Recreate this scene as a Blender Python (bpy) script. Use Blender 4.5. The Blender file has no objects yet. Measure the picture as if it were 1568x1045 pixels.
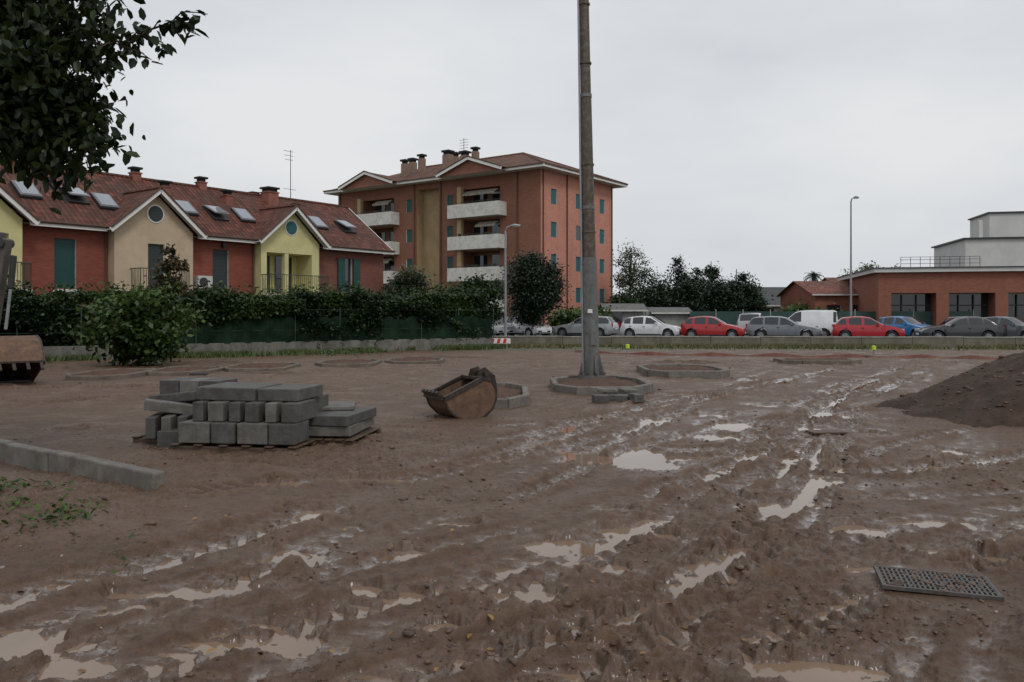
import bpy, math, random
import numpy as np
from mathutils import Vector, Matrix
random.seed(7); rng=np.random.default_rng(7)
F=1266.0; CU=784.0; HV=480.0; CH=1.7
def gp(u,v,z=0.0):
    d=(CH-z)*F/(v-HV); return ((u-CU)/F*d, d)
def wp(u,v,d): return Vector(((u-CU)/F*d, d, CH-(v-HV)/F*d))
scene=bpy.context.scene
# ------------------------------------------------------------ materials
def new_mat(name):
    m=bpy.data.materials.new(name); m.use_nodes=True
    nt=m.node_tree; b=nt.nodes.get('Principled BSDF'); return m,nt,b
def N(nt,t,**k):
    n=nt.nodes.new(t)
    for a,v in k.items(): setattr(n,a,v)
    return n
def mixc(nt,f,a,b,blend='MIX'):
    n=N(nt,'ShaderNodeMix',data_type='RGBA',blend_type=blend)
    for i,x in ((0,f),(6,a),(7,b)):
        if isinstance(x,(int,float)): n.inputs[i].default_value=x
        elif isinstance(x,tuple): n.inputs[i].default_value=(*x[:3],1)
        else: nt.links.new(x,n.inputs[i])
    return n.outputs[2]
def mathn(nt,op,a,b=0.0,clamp=False):
    n=N(nt,'ShaderNodeMath',operation=op,use_clamp=clamp)
    for i,x in ((0,a),(1,b)):
        if isinstance(x,(int,float)): n.inputs[i].default_value=x
        else: nt.links.new(x,n.inputs[i])
    return n.outputs[0]
def noise(nt,vec,scale,detail=4,rough=0.55):
    n=N(nt,'ShaderNodeTexNoise'); n.inputs['Scale'].default_value=scale
    n.inputs['Detail'].default_value=detail; n.inputs['Roughness'].default_value=rough
    if vec is not None: nt.links.new(vec,n.inputs['Vector'])
    return n.outputs['Fac']
def ramp(nt,x,p0,p1):
    n=N(nt,'ShaderNodeMapRange'); n.inputs[1].default_value=p0; n.inputs[2].default_value=p1
    nt.links.new(x,n.inputs[0]); return n.outputs[0]
def bump(nt,b,h,strength,dist):
    n=N(nt,'ShaderNodeBump'); n.inputs['Distance'].default_value=dist
    if isinstance(strength,(int,float)): n.inputs['Strength'].default_value=strength
    else: nt.links.new(strength,n.inputs['Strength'])
    nt.links.new(h,n.inputs['Height']); nt.links.new(n.outputs[0],b.inputs['Normal']); return n
MC={}
def mat(name,col,rough=0.7,var=0.25,scale=3.0,bmp=0.3,metal=0.0,dirt=None,spec=0.5,streak=False):
    if name in MC: return MC[name]
    m,nt,b=new_mat(name)
    tc=N(nt,'ShaderNodeTexCoord').outputs['Object']
    if streak:
        mp=N(nt,'ShaderNodeMapping'); mp.inputs['Scale'].default_value=(1,1,0.12); nt.links.new(tc,mp.inputs[0]); tv=mp.outputs[0]
    else: tv=tc
    n1=noise(nt,tv,scale,6,0.6); n2=noise(nt,tc,scale*9,4,0.6)
    f=ramp(nt,n1,0.3,0.7)
    c=mixc(nt,f,tuple(x*(1-var) for x in col),tuple(min(1,x*(1+var*0.8)) for x in col))
    c=mixc(nt,mathn(nt,'MULTIPLY',ramp(nt,n2,0.45,0.75),var*0.9),c,tuple(x*0.5 for x in col))
    if dirt:
        n3=noise(nt,tc,scale*1.7,5,0.7)
        c=mixc(nt,mathn(nt,'MULTIPLY',ramp(nt,n3,0.48,0.68),0.75),c,dirt)
    nt.links.new(c,b.inputs['Base Color'])
    b.inputs['Roughness'].default_value=rough; b.inputs['Metallic'].default_value=metal
    b.inputs['Specular IOR Level'].default_value=spec
    if bmp: bump(nt,b,n2,bmp,0.01)
    MC[name]=m; return m
def brickmat(name,col,mort,scale=1.0,var=0.3):
    if name in MC: return MC[name]
    m,nt,b=new_mat(name)
    uv=N(nt,'ShaderNodeTexCoord'); 
    br=N(nt,'ShaderNodeTexBrick'); br.inputs['Scale'].default_value=1.0
    br.inputs['Brick Width'].default_value=0.25; br.inputs['Row Height'].default_value=0.065
    br.inputs['Mortar Size'].default_value=0.006
    br.inputs['Color1'].default_value=(*[x*(1-var*0.5) for x in col],1); br.inputs['Color2'].default_value=(*[x*(1+var*0.4) for x in col],1)
    br.inputs['Mortar'].default_value=(*mort,1)
    nt.links.new(uv.outputs['UV'],br.inputs['Vector'])
    n1=noise(nt,uv.outputs['Object'],0.6,6,0.6)
    mp=N(nt,'ShaderNodeMapping'); mp.inputs['Scale'].default_value=(1.5,1.5,0.15); nt.links.new(uv.outputs['Object'],mp.inputs[0])
    n2=noise(nt,mp.outputs[0],1.2,4,0.6)
    c=mixc(nt,mathn(nt,'MULTIPLY',ramp(nt,n1,0.4,0.75),0.35),br.outputs['Color'],tuple(x*0.6 for x in col))
    c=mixc(nt,mathn(nt,'MULTIPLY',ramp(nt,n2,0.5,0.75),0.3),c,tuple(x*0.55 for x in col))
    nt.links.new(c,b.inputs['Base Color']); b.inputs['Roughness'].default_value=0.85
    b.inputs['Specular IOR Level'].default_value=0.25
    MC[name]=m; return m
def tilemat(name,col,pu=0.22,pv=0.36):
    m,nt,b=new_mat(name)
    uv=N(nt,'ShaderNodeTexCoord'); sp=N(nt,'ShaderNodeSeparateXYZ'); nt.links.new(uv.outputs['UV'],sp.inputs[0])
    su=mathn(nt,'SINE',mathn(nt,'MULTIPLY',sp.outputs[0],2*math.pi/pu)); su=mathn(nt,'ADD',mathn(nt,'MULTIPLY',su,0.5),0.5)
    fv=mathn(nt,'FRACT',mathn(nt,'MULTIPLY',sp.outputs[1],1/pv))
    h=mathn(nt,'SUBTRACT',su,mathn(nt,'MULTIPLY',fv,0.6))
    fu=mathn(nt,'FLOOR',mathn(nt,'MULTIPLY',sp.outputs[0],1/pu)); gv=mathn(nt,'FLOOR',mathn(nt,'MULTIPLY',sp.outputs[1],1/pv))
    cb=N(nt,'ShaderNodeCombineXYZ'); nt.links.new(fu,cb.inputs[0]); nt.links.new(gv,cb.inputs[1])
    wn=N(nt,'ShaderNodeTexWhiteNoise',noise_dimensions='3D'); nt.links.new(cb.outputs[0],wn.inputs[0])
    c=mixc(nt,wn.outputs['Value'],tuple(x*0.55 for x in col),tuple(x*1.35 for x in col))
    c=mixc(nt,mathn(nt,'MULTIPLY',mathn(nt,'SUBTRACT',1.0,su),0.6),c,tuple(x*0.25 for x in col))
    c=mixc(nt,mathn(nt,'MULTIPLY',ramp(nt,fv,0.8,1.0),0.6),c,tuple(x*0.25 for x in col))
    n1=noise(nt,uv.outputs['Object'],0.7,6,0.65)
    c=mixc(nt,mathn(nt,'MULTIPLY',ramp(nt,n1,0.42,0.7),0.6),c,(0.06,0.048,0.038))
    nt.links.new(c,b.inputs['Base Color']); b.inputs['Roughness'].default_value=0.8; b.inputs['Specular IOR Level'].default_value=0.25
    bump(nt,b,h,0.8,0.04)
    return m
def leafmat(name,dark,light,trans=0.25,rough=0.45):
    m,nt,b=new_mat(name)
    at=N(nt,'ShaderNodeAttribute',attribute_name='tone')
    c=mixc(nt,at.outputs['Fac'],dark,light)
    nt.links.new(c,b.inputs['Base Color']); b.inputs['Roughness'].default_value=rough
    b.inputs['Specular IOR Level'].default_value=0.35
    if trans<=0: return m
    tr=N(nt,'ShaderNodeBsdfTranslucent'); nt.links.new(c,tr.inputs[0])
    mx=N(nt,'ShaderNodeMixShader'); mx.inputs[0].default_value=trans
    nt.links.new(b.outputs[0],mx.inputs[1]); nt.links.new(tr.outputs[0],mx.inputs[2])
    nt.links.new(mx.outputs[0],nt.nodes['Material Output'].inputs[0]); return m
def glassmat(name,col=(0.02,0.025,0.03),rough=0.05,spec=0.8):
    return mat(name,col,rough,0.3,1.0,0,0,None,spec)

# ------------------------------------------------------------ mesh builder
class MB:
    def __init__(s): s.v=[];s.f=[];s.m=[];s.mats=[]
    def mi(s,m):
        if m not in s.mats: s.mats.append(m)
        return s.mats.index(m)
    def poly(s,pts,m):
        i=len(s.v); s.v+= [tuple(p) for p in pts]; s.f.append(tuple(range(i,i+len(pts)))); s.m.append(s.mi(m))
    def box(s,o,a,b,c,m):
        o,a,b,c=Vector(o),Vector(a),Vector(b),Vector(c); i=len(s.v)
        s.v+=[tuple(p) for p in (o,o+a,o+a+b,o+b,o+c,o+a+c,o+a+b+c,o+b+c)]
        for q in ((0,3,2,1),(4,5,6,7),(0,1,5,4),(1,2,6,5),(2,3,7,6),(3,0,4,7)):
            s.f.append(tuple(i+k for k in q)); s.m.append(s.mi(m))
    def cbox(s,c,sx,sy,sz,m,rot=0,tilt=0):
        R=Matrix.Rotation(rot,3,'Z')@Matrix.Rotation(tilt,3,'Y')
        a,b,d=R@Vector((sx,0,0)),R@Vector((0,sy,0)),R@Vector((0,0,sz))
        s.box(Vector(c)-a/2-b/2-d/2,a,b,d,m)
    def beam(s,p0,p1,w,h,m):
        p0,p1=Vector(p0),Vector(p1); d=p1-p0; up=Vector((0,0,1))
        if abs(d.normalized().z)>0.98: up=Vector((0,1,0))
        x=d.cross(up).normalized(); z=x.cross(d).normalized()
        s.box(p0-x*w/2-z*h/2,d,x*w,z*h,m)
    def tube(s,pts,rs,m,n=8,cap=True):
        pts=[Vector(p) for p in pts]; base=len(s.v); k=s.mi(m)
        for j,p in enumerate(pts):
            d=(pts[min(j+1,len(pts)-1)]-pts[max(j-1,0)]).normalized()
            up=Vector((0,1,0)) if abs(d.z)>0.7 else Vector((0,0,1))
            x=d.cross(up).normalized(); y=d.cross(x).normalized()
            for q in range(n):
                a=2*math.pi*q/n; s.v.append(tuple(p+(x*math.cos(a)+y*math.sin(a))*rs[j]))
        for j in range(len(pts)-1):
            for q in range(n):
                a=base+j*n+q; b=base+j*n+(q+1)%n
                s.f.append((a,b,b+n,a+n)); s.m.append(k)
        if cap:
            s.f.append(tuple(range(base,base+n))); s.m.append(k)
            e=base+(len(pts)-1)*n; s.f.append(tuple(range(e,e+n))); s.m.append(k)
    def obj(s,name,parent=None,smooth=None,bevel=0,local=False,segs=1):
        me=bpy.data.meshes.new(name)
        off=Vector((0,0,0))
        if parent is not None and not local: off=parent.location
        vs=[(v[0]-off[0],v[1]-off[1],v[2]-off[2]) for v in s.v]
        me.from_pydata(vs,[],s.f); me.update()
        for m in s.mats: me.materials.append(m)
        me.polygons.foreach_set('material_index',s.m)
        uvl=me.uv_layers.new(name='UVMap'); uvs=np.zeros(len(me.loops)*2)
        V=s.v
        for p in me.polygons:
            n=p.normal
            t=Vector((0,0,1)).cross(n)
            t=t.normalized() if t.length>0.05 else Vector((1,0,0))
            b=n.cross(t)
            for li in p.loop_indices:
                q=Vector(V[me.loops[li].vertex_index]); uvs[2*li]=q.dot(t); uvs[2*li+1]=q.dot(b)
        uvl.data.foreach_set('uv',uvs)
        if smooth is not None:
            me.polygons.foreach_set('use_smooth',[True]*len(me.polygons)); me.set_sharp_from_angle(angle=math.radians(smooth))
        o=bpy.data.objects.new(name,me); scene.collection.objects.link(o)
        if parent is not None: o.parent=parent
        if bevel:
            md=o.modifiers.new('b','BEVEL'); md.width=bevel; md.segments=segs; md.limit_method='ANGLE'
        return o
def grp(name,loc=(0,0,0),rot=0):
    e=bpy.data.objects.new(name,None); e.empty_display_size=0.3; e.location=loc; e.rotation_euler=(0,0,rot)
    scene.collection.objects.link(e); return e
def fastmesh(name,V,Fc,mats,tone=None,parent=None,smooth=False,attrs=None):
    me=bpy.data.meshes.new(name); nf,k=Fc.shape
    me.vertices.add(len(V)); me.vertices.foreach_set('co',np.ascontiguousarray(V,dtype=np.float32).ravel())
    me.loops.add(nf*k); me.loops.foreach_set('vertex_index',np.ascontiguousarray(Fc,dtype=np.int32).ravel())
    me.polygons.add(nf); me.polygons.foreach_set('loop_start',np.arange(0,nf*k,k,dtype=np.int32))
    try: me.polygons.foreach_set('loop_total',np.full(nf,k,dtype=np.int32))
    except Exception: pass
    if smooth: me.polygons.foreach_set('use_smooth',np.ones(nf,dtype=bool))
    me.update(calc_edges=True)
    for m in mats: me.materials.append(m)
    if tone is not None:
        a=me.attributes.new('tone','FLOAT','FACE'); a.data.foreach_set('value',tone.astype(np.float32))
    if attrs:
        for kk,vv in attrs.items():
            a=me.attributes.new(kk,'FLOAT','POINT'); a.data.foreach_set('value',vv.astype(np.float32))
    o=bpy.data.objects.new(name,me); scene.collection.objects.link(o)
    if parent is not None: o.parent=parent
    return o
# ------------------------------------------------------------ noise
def vn(x,y,seed=0):
    xi=np.floor(x).astype(np.int64); yi=np.floor(y).astype(np.int64); fx=x-xi; fy=y-yi
    def h(a,b):
        q=(a*374761393+b*668265263+seed*1446651+12345)&0xffffffff
        q=((q^(q>>13))*1274126177)&0xffffffff; q=q^(q>>16); return (q&0xffffff)/float(0xffffff)
    fx=fx*fx*(3-2*fx); fy=fy*fy*(3-2*fy)
    return ((h(xi,yi)*(1-fx)+h(xi+1,yi)*fx)*(1-fy)+(h(xi,yi+1)*(1-fx)+h(xi+1,yi+1)*fx)*fy)*2-1
def fbm(x,y,s,oct=4,seed=0,g=0.5):
    r=0;a=1;t=0
    for i in range(oct):
        c,sn=math.cos(i*1.1+.3),math.sin(i*1.1+.3)
        r=r+a*vn((x*c-y*sn)*s+i*17.3,(x*sn+y*c)*s-i*9.1,seed+i); t+=a; a*=g; s*=2.03
    return r/t
def sst(e0,e1,x):
    t=np.clip((x-e0)/(e1-e0),0,1); return t*t*(3-2*t)
# ------------------------------------------------------------ terrain
WATER=-0.030
puddles=[(990,702,56,20),(890,698,40,11),(1120,650,46,8),(1095,668,60,6),(1000,643,30,6),(1275,635,38,6),(1185,776,44,9),(1320,808,56,9),(1440,799,66,8),
(785,910,68,15),(850,832,58,14),(450,852,66,18),(485,788,42,13),(255,860,22,9),(15,925,34,26),(40,985,78,24),(120,1020,66,15),(440,980,54,17),(680,960,36,11),
(950,955,30,8),(1230,1025,104,27),(1000,1040,74,14),(930,868,34,8),(1085,862,36,9),(1452,715,46,5),(1455,690,26,6),(1325,868,40,6),(1440,842,52,7),
(620,845,36,9),(260,905,84,8),(1060,700,42,5),(940,810,32,8),(620,915,34,9),(1330,663,26,4),(950,780,30,6),(1510,850,30,6),
(1020,820,40,7),(350,900,60,8),(1180,620,30,3),(1090,635,40,4),(560,735,78,5),(430,738,56,5),(1270,600,22,2.5),(1360,585,26,2.5),(1240,655,34,4),(1150,700,44,5),(1250,700,26,4),(1380,760,36,4),(760,870,30,7),(1120,760,30,5),(190,930,50,8),(560,900,40,8),(330,985,40,10),(700,800,34,5)]
tracks=[[(-100,1010),(130,935),(400,868),(560,800),(750,740),(900,690),(1020,640),(1120,600),(1300,560)],
[(-50,930),(200,868),(430,800),(600,740),(760,700),(900,650),(1000,615),(1150,580)],
[(300,1045),(600,960),(850,880),(1000,800),(1100,720),(1180,650),(1280,590),(1400,560)],
[(560,1045),(900,950),(1150,850),(1250,760),(1280,680),(1330,610),(1420,565)],
[(900,900),(1190,850),(1400,800),(1640,775)],
[(0,1000),(300,920),(620,850),(870,790),(1040,740),(1150,700),(1240,640),(1340,580)],
[(1100,1000),(1300,900),(1420,840),(1620,795)],
[(1620,695),(1430,715),(1300,720),(1150,690),(1000,690)],
[(200,700),(400,715),(600,720),(800,700),(950,660),(1000,640)],
[(0,625),(200,610),(400,600),(600,590),(850,560),(1200,556)],
[(0,600),(300,590),(500,570),(800,556)],
[(1568,600),(1400,620),(1200,640),(1000,680),(800,760),(500,850),(200,960),(50,1045)],
[(150,1045),(420,960),(700,890),(900,830),(1050,770),(1180,720),(1300,650)],
[(850,1045),(1050,930),(1180,830),(1220,740),(1240,660),(1290,600),(1380,562)],
[(1568,640),(1380,680),(1250,740),(1100,850),(950,960)],
[(760,900),(900,840),(1040,790),(1160,770),(1400,760),(1600,745)],
[(300,760),(480,735),(700,690),(880,650),(1050,610),(1250,575)],
[(1000,1045),(1250,960),(1450,880),(1640,840)],
[(100,660),(300,640),(560,650),(800,650),(1000,625),(1200,590)]]
def smooth_line(pts,n=8):
    P=[np.array(gp(*p)) for p in pts]; P=[2*P[0]-P[1]]+P+[2*P[-1]-P[-2]]; out=[]
    for i in range(1,len(P)-2):
        for t in np.linspace(0,1,n,endpoint=False):
            a,b,c,d=P[i-1],P[i],P[i+1],P[i+2]
            out.append(0.5*((2*b)+(-a+c)*t+(2*a-5*b+4*c-d)*t*t+(-a+3*b-3*c+d)*t**3))
    out.append(P[-2]); return np.array(out)
TL=[smooth_line(t) for t in tracks]
GX,GY=gp(1432,898)
def ground_height(x,y):
    w1=fbm(x,y,1.7,3,50); w2=fbm(x,y,1.7,3,60); wx=x+0.14*w1; wy=y+0.14*w2
    h=0.013*fbm(x,y,0.35,3,1)+0.010*fbm(x,y,1.6,3,2)
    rough=sst(-0.35,0.5,fbm(x,y,0.5,3,9))
    fine=fbm(x,y,7,4,4,0.68)
    s=wx*.5+wy*.866; l=wx*.866-wy*.5
    st=1-np.abs(vn(l*3.6,s*.42,70))*2; st2=1-np.abs(vn(l*9.5+3,s*.9,71))*2
    h=h+(0.013*st+0.013*st2)*(0.4+rough)
    h=h+(0.008+0.018*rough)*fine
    cl=fbm(x,y,19,3,5,0.7); h=h+0.026*np.maximum(0,cl)*(0.5+rough)
    wetzone=np.clip(sst(-3.0,-0.5,x-0.06*(y-8))+sst(6.6,5.6,y),0,1)
    h=h+0.022-(0.018+0.006*sst(8,5.5,y))*wetzone
    wet=0.55*sst(0.1,-.6,st)*sst(-.2,.3,fbm(x,y,.8,3,81))
    churn=np.zeros_like(x)
    for k,L in enumerate(TL):
        hw=0.19+0.05*math.sin(k*2.1); m=hw+0.35
        sel=np.where((x>L[:,0].min()-m)&(x<L[:,0].max()+m)&(y>L[:,1].min()-m)&(y<L[:,1].max()+m))[0]
        if len(sel)==0: continue
        px=wx[sel]*0.4+x[sel]*0.6; py=wy[sel]*0.4+y[sel]*0.6
        best=np.full(len(sel),1e9); lat=np.zeros(len(sel)); arc=np.zeros(len(sel)); s0=0
        for i in range(len(L)-1):
            d=L[i+1]-L[i]; ll=math.hypot(*d)+1e-9; d=d/ll
            rx=px-L[i][0]; ry=py-L[i][1]; t=np.clip(rx*d[0]+ry*d[1],0,ll); la=rx*d[1]-ry*d[0]
            dd=np.hypot(rx-t*d[0],ry-t*d[1]); q=dd<best
            best[q]=dd[q]; lat[q]=la[q]; arc[q]=(s0+t)[q]; s0+=ll
        fade=0.30+0.70*sst(-0.4,0.2,fbm(px,py,0.7,2,100+k))
        inside=1-sst(hw*0.85,hw*1.08,best)
        shoulder=np.exp(-((best-hw*1.28)/0.06)**2)
        per=0.18+0.02*math.sin(k)
        lug=np.clip(2.6*np.sin(2*np.pi*(arc+0.7*np.abs(lat))/per),-1,1)
        h[sel]+=fade*(-0.031*inside+0.044*shoulder*np.clip(0.6+1.2*fbm(px,py,5,3,7),0,1.6)+0.021*inside*lug*(0.6+.7*rough[sel]))
        churn[sel]=np.maximum(churn[sel],fade*np.exp(-(best/(hw*1.7))**2))
        wet[sel]=np.maximum(wet[sel],inside*fade*(0.95-.40*np.clip(lug,0,1)))
    h=h+0.022*churn*fbm(x,y,11,4,44,.72)
    for (u,v,ru,rv) in puddles:
        cx,cy=gp(u,v); ax=ru/F*cy; ay=max(cy*cy/(CH*F)*rv,0.05)
        sel=np.where((abs(x-cx)<ax*2.3)&(abs(y-cy)<ay*2.3))[0]
        if len(sel)==0: continue
        X=x[sel];Y=y[sel]
        r=np.sqrt(((X-cx)/ax)**2+((Y-cy)/ay)**2)+0.75*fbm(X,Y,1.1/max(ax,ay,0.2)+2.4,4,int(u),.6)
        g=1-sst(0.7,1.2,r)
        tgt=WATER-0.006-0.02*g
        h[sel]=h[sel]*(1-g)+tgt*g+0.014*g*fine[sel]
        wet[sel]=np.maximum(wet[sel],1-sst(0.8,1.9,r))
    bx,by=gp(60,800); q=np.exp(-(((x-bx+0.9)/1.6)**2+((y-by-0.25)/1.1)**2)); h=h+0.15*q; wet=wet*(1-q)
    q=1-sst(.32,.62,np.hypot(x-GX,(y-GY))); h=h*(1-q)+q*(0.004+0.003*fine)
    e=sst(36,39,y)+sst(26,32,np.abs(x)); e=np.clip(e,0,1); h=h*(1-e)
    wet=np.clip(wet*0.8*(.35+.65*wetzone)+0.8*sst(0.006,-0.028,h),0,1)*(1-e)
    return h,wet,1-np.clip(e,0,1)
ys=[-60,-30,-15,-6,-2,0,1,2,2.8]; y=3.3
while y<44: ys.append(y); y*=1.0036
ys+= [44,46,50,56,64,76,95,130,190,300,500,900,1600,2600]
ys=np.array(ys,dtype=float)
gd=np.linspace(-0.70,0.70,960); tail=np.array([0.76,0.9,1.05,1.3,1.7,2.3,3.2,5,8,14,25,50])
gs=np.concatenate([-tail[::-1],gd,tail])
W=np.maximum(ys,3.0); W=np.where(ys>200,200,W)
X=gs[None,:]*W[:,None]; X=np.where(np.abs(gs[None,:])>20,np.sign(gs[None,:])*np.maximum(np.abs(X),2500*(np.abs(gs[None,:])/50)),X)
Y=np.repeat(ys[:,None],len(gs),1)
xf,yf=X.ravel(),Y.ravel(); H,WET,MUD=ground_height(xf,yf)
nr,nc=X.shape; idx=np.arange(nr*nc).reshape(nr,nc)
Fc=np.stack([idx[:-1,:-1],idx[:-1,1:],idx[1:,1:],idx[1:,:-1]],-1).reshape(-1,4)
def ground_mat():
    m,nt,b=new_mat('wet_mud')
    tc=N(nt,'ShaderNodeTexCoord').outputs['Object']
    wet=N(nt,'ShaderNodeAttribute',attribute_name='wet').outputs['Fac']; mud=N(nt,'ShaderNodeAttribute',attribute_name='mud').outputs['Fac']
    hgt=N(nt,'ShaderNodeAttribute',attribute_name='hgt').outputs['Fac']
    n0=noise(nt,tc,0.16,5,0.6); n1=noise(nt,tc,1.3,7,0.65); n2=noise(nt,tc,14,8,0.7); n3=noise(nt,tc,70,6,0.7)
    c=mixc(nt,ramp(nt,n0,0.38,0.62),(0.148,0.090,0.056),(0.122,0.067,0.039))
    c=mixc(nt,mathn(nt,'MULTIPLY',ramp(nt,n1,0.42,0.7),0.6),c,(0.205,0.131,0.082))
    c=mixc(nt,mathn(nt,'MULTIPLY',ramp(nt,n2,0.42,0.68),0.7),c,(0.050,0.028,0.017))
    c=mixc(nt,mathn(nt,'MULTIPLY',ramp(nt,n3,0.60,0.74),0.35),c,(0.22,0.155,0.108))
    c=mixc(nt,mathn(nt,'MULTIPLY',hgt,0.35),c,(0.205,0.134,0.086))
    wm=mathn(nt,'MULTIPLY',wet,mathn(nt,'ADD',mathn(nt,'MULTIPLY',ramp(nt,noise(nt,tc,5,5,.6),.35,.55),.6),.4))
    c=mixc(nt,mathn(nt,'MULTIPLY',wm,0.6),c,(0.080,0.047,0.029))
    g=mixc(nt,ramp(nt,n1,0.35,0.65),(0.05,0.06,0.025),(0.12,0.11,0.06))
    c=mixc(nt,mud,g,c)
    nt.links.new(c,b.inputs['Base Color'])
    r=mathn(nt,'SUBTRACT',0.58,mathn(nt,'MULTIPLY',wm,0.48)); r=mathn(nt,'SUBTRACT',r,mathn(nt,'MULTIPLY',ramp(nt,n1,0.50,0.62),0.18),True)
    r=mathn(nt,'MAXIMUM',r,0.07)
    nt.links.new(r,b.inputs['Roughness']); b.inputs['Specular IOR Level'].default_value=0.42
    hh=mathn(nt,'ADD',mathn(nt,'MULTIPLY',n2,1.0),mathn(nt,'MULTIPLY',n3,0.4)); bump(nt,b,hh,mathn(nt,'SUBTRACT',1.0,mathn(nt,'MULTIPLY',wm,0.75)),0.04)
    b.inputs['Coat Roughness'].default_value=0.05; b.inputs['Coat IOR'].default_value=1.33
    nt.links.new(ramp(nt,wm,0.4,0.95),b.inputs['Coat Weight'])
    return m
GM=ground_mat()
fastmesh('ground',np.stack([xf,yf,H],-1),Fc,[GM],attrs={'wet':WET,'mud':MUD,'hgt':sst(0.02,0.07,H)},smooth=True)
m,nt,b=new_mat('muddy_water'); tc=N(nt,'ShaderNodeTexCoord').outputs['Object']
c=mixc(nt,ramp(nt,noise(nt,tc,0.8,4),0.35,0.65),(0.17,0.110,0.070),(0.245,0.170,0.115)); nt.links.new(c,b.inputs['Base Color'])
b.inputs['Roughness'].default_value=0.02; b.inputs['IOR'].default_value=1.38
bump(nt,b,noise(nt,tc,9,3),0.03,0.01); WM=m
mb=MB(); mb.poly([(-30,1.5,WATER),(30,1.5,WATER),(30,36,WATER),(-30,36,WATER)],WM); mb.obj('puddle_water')

# clods
ico=np.array([(0,0,1),(.894,0,.447),(.276,.851,.447),(-.724,.526,.447),(-.724,-.526,.447),(.276,-.851,.447),(.724,.526,-.447),(-.276,.851,-.447),(-.894,0,-.447),(-.276,-.851,-.447),(.724,-.526,-.447),(0,0,-1)])
icf=np.array([(0,1,2),(0,2,3),(0,3,4),(0,4,5),(0,5,1),(1,6,2),(2,7,3),(3,8,4),(4,9,5),(5,10,1),(6,7,2),(7,8,3),(8,9,4),(9,10,5),(10,6,1),(11,7,6),(11,8,7),(11,9,8),(11,10,9),(11,6,10)])
def scatter_stones(name,px,py,pz,sz,mats,parent=None,flat=0.6):
    n=len(px); V=ico[None]*(1+0.35*rng.standard_normal((n,12,1)).clip(-1.5,1.5))*sz[:,None,None]; V[:,:,2]*=flat
    V[:,:,0]*=rng.uniform(0.7,1.5,(n,1)); a=rng.uniform(0,6.28,n); ca,sa=np.cos(a)[:,None],np.sin(a)[:,None]
    x_=V[:,:,0]*ca-V[:,:,1]*sa; y_=V[:,:,0]*sa+V[:,:,1]*ca
    V=np.stack([x_+px[:,None],y_+py[:,None],V[:,:,2]+pz[:,None]],-1).reshape(-1,3)
    Fa=(icf[None]+np.arange(n)[:,None,None]*12).reshape(-1,3)
    return fastmesh(name,V,Fa,mats,tone=np.repeat(rng.random(n),20),parent=parent)
cm=leafmat('clod',(0.055,0.031,0.019),(0.145,0.088,0.055),0.0,0.4)
n=13000; yy=np.exp(rng.uniform(math.log(3.6),math.log(30),n)); xx=rng.uniform(-0.68,0.68,n)*yy
k=fbm(xx,yy,1.3,3,33)>0.05; xx,yy=xx[k],yy[k]
hh,_,_=ground_height(xx,yy); sz=np.exp(rng.normal(-4.8,0.55,len(xx))).clip(0.003,0.040); k=hh>WATER+0.02; xx,yy,hh,sz=xx[k],yy[k],hh[k],sz[k]
scatter_stones('mud_clods',xx,yy,hh+sz*0.1,sz,[cm],flat=.5)
gm=leafmat('pebble',(0.12,0.10,0.08),(0.28,0.24,0.21),0.0,0.5)
n=450; yy=np.exp(rng.uniform(math.log(3.6),math.log(25),n)); xx=rng.uniform(-0.68,0.68,n)*yy; hh,_,_=ground_height(xx,yy)
sz=np.exp(rng.normal(-4.9,0.4,n)).clip(0.004,0.022); k=hh>WATER; scatter_stones('gravel_stones',xx[k],yy[k],hh[k]+sz[k]*0.2,sz[k],[gm])

# ------------------------------------------------------------ foliage
def frames(n,upbias=0.4,droop=0.3):
    nr_=rng.standard_normal((n,3)); nr_[:,2]=np.abs(nr_[:,2])+upbias; nr_/=np.linalg.norm(nr_,axis=1)[:,None]
    a=rng.standard_normal((n,3)); a[:,2]-=droop*2; a-= (a*nr_).sum(1)[:,None]*nr_; a/=np.linalg.norm(a,axis=1)[:,None]
    return nr_,a,np.cross(nr_,a)
def leaves(name,P,size,m,parent=None,near=False,off=(0,0,0),upbias=0.4,droop=0.3,wid=0.62,tone=None):
    n=len(P); nr_,a,c=frames(n,upbias,droop); s=size*rng.uniform(0.6,1.35,n)[:,None]; P=P-np.array(off)
    if near:
        w=s*wid
        V=np.stack([P,P+a*s*.3+c*w*.42+nr_*s*.06,P+a*s*.72+c*w*.36+nr_*s*.03,P+a*s-nr_*s*.1,P+a*s*.72-c*w*.36+nr_*s*.03,P+a*s*.3-c*w*.42+nr_*s*.06],1)
        Fa=np.concatenate([(np.array([[0,1,2,3]])[None]+np.arange(n)[:,None,None]*6),(np.array([[0,3,4,5]])[None]+np.arange(n)[:,None,None]*6)],1).reshape(-1,4)
        V=V.reshape(-1,3); r=np.repeat(rng.random(n) if tone is None else tone,2)
    else:
        w=s*wid*.5
        V=np.stack([P,P+a*s*.45+c*w,P+a*s,P+a*s*.45-c*w],1).reshape(-1,3)
        Fa=np.arange(4*n).reshape(-1,4); r=rng.random(n) if tone is None else tone
    return fastmesh(name,V,Fa,[m],tone=r,parent=parent)
bark=mat('bark',(0.09,0.07,0.055),0.9,0.4,6,0.8)
LM_dark=leafmat('leaf_dark',(0.008,0.022,0.008),(0.035,0.062,0.02))
LM_hedge=leafmat('leaf_hedge',(0.006,0.017,0.005),(0.050,0.092,0.022))
LM_mid=leafmat('leaf_mid',(0.012,0.032,0.008),(0.080,0.130,0.030))
LM_con=leafmat('leaf_conifer',(0.006,0.016,0.008),(0.022,0.040,0.018),0.0)
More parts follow.
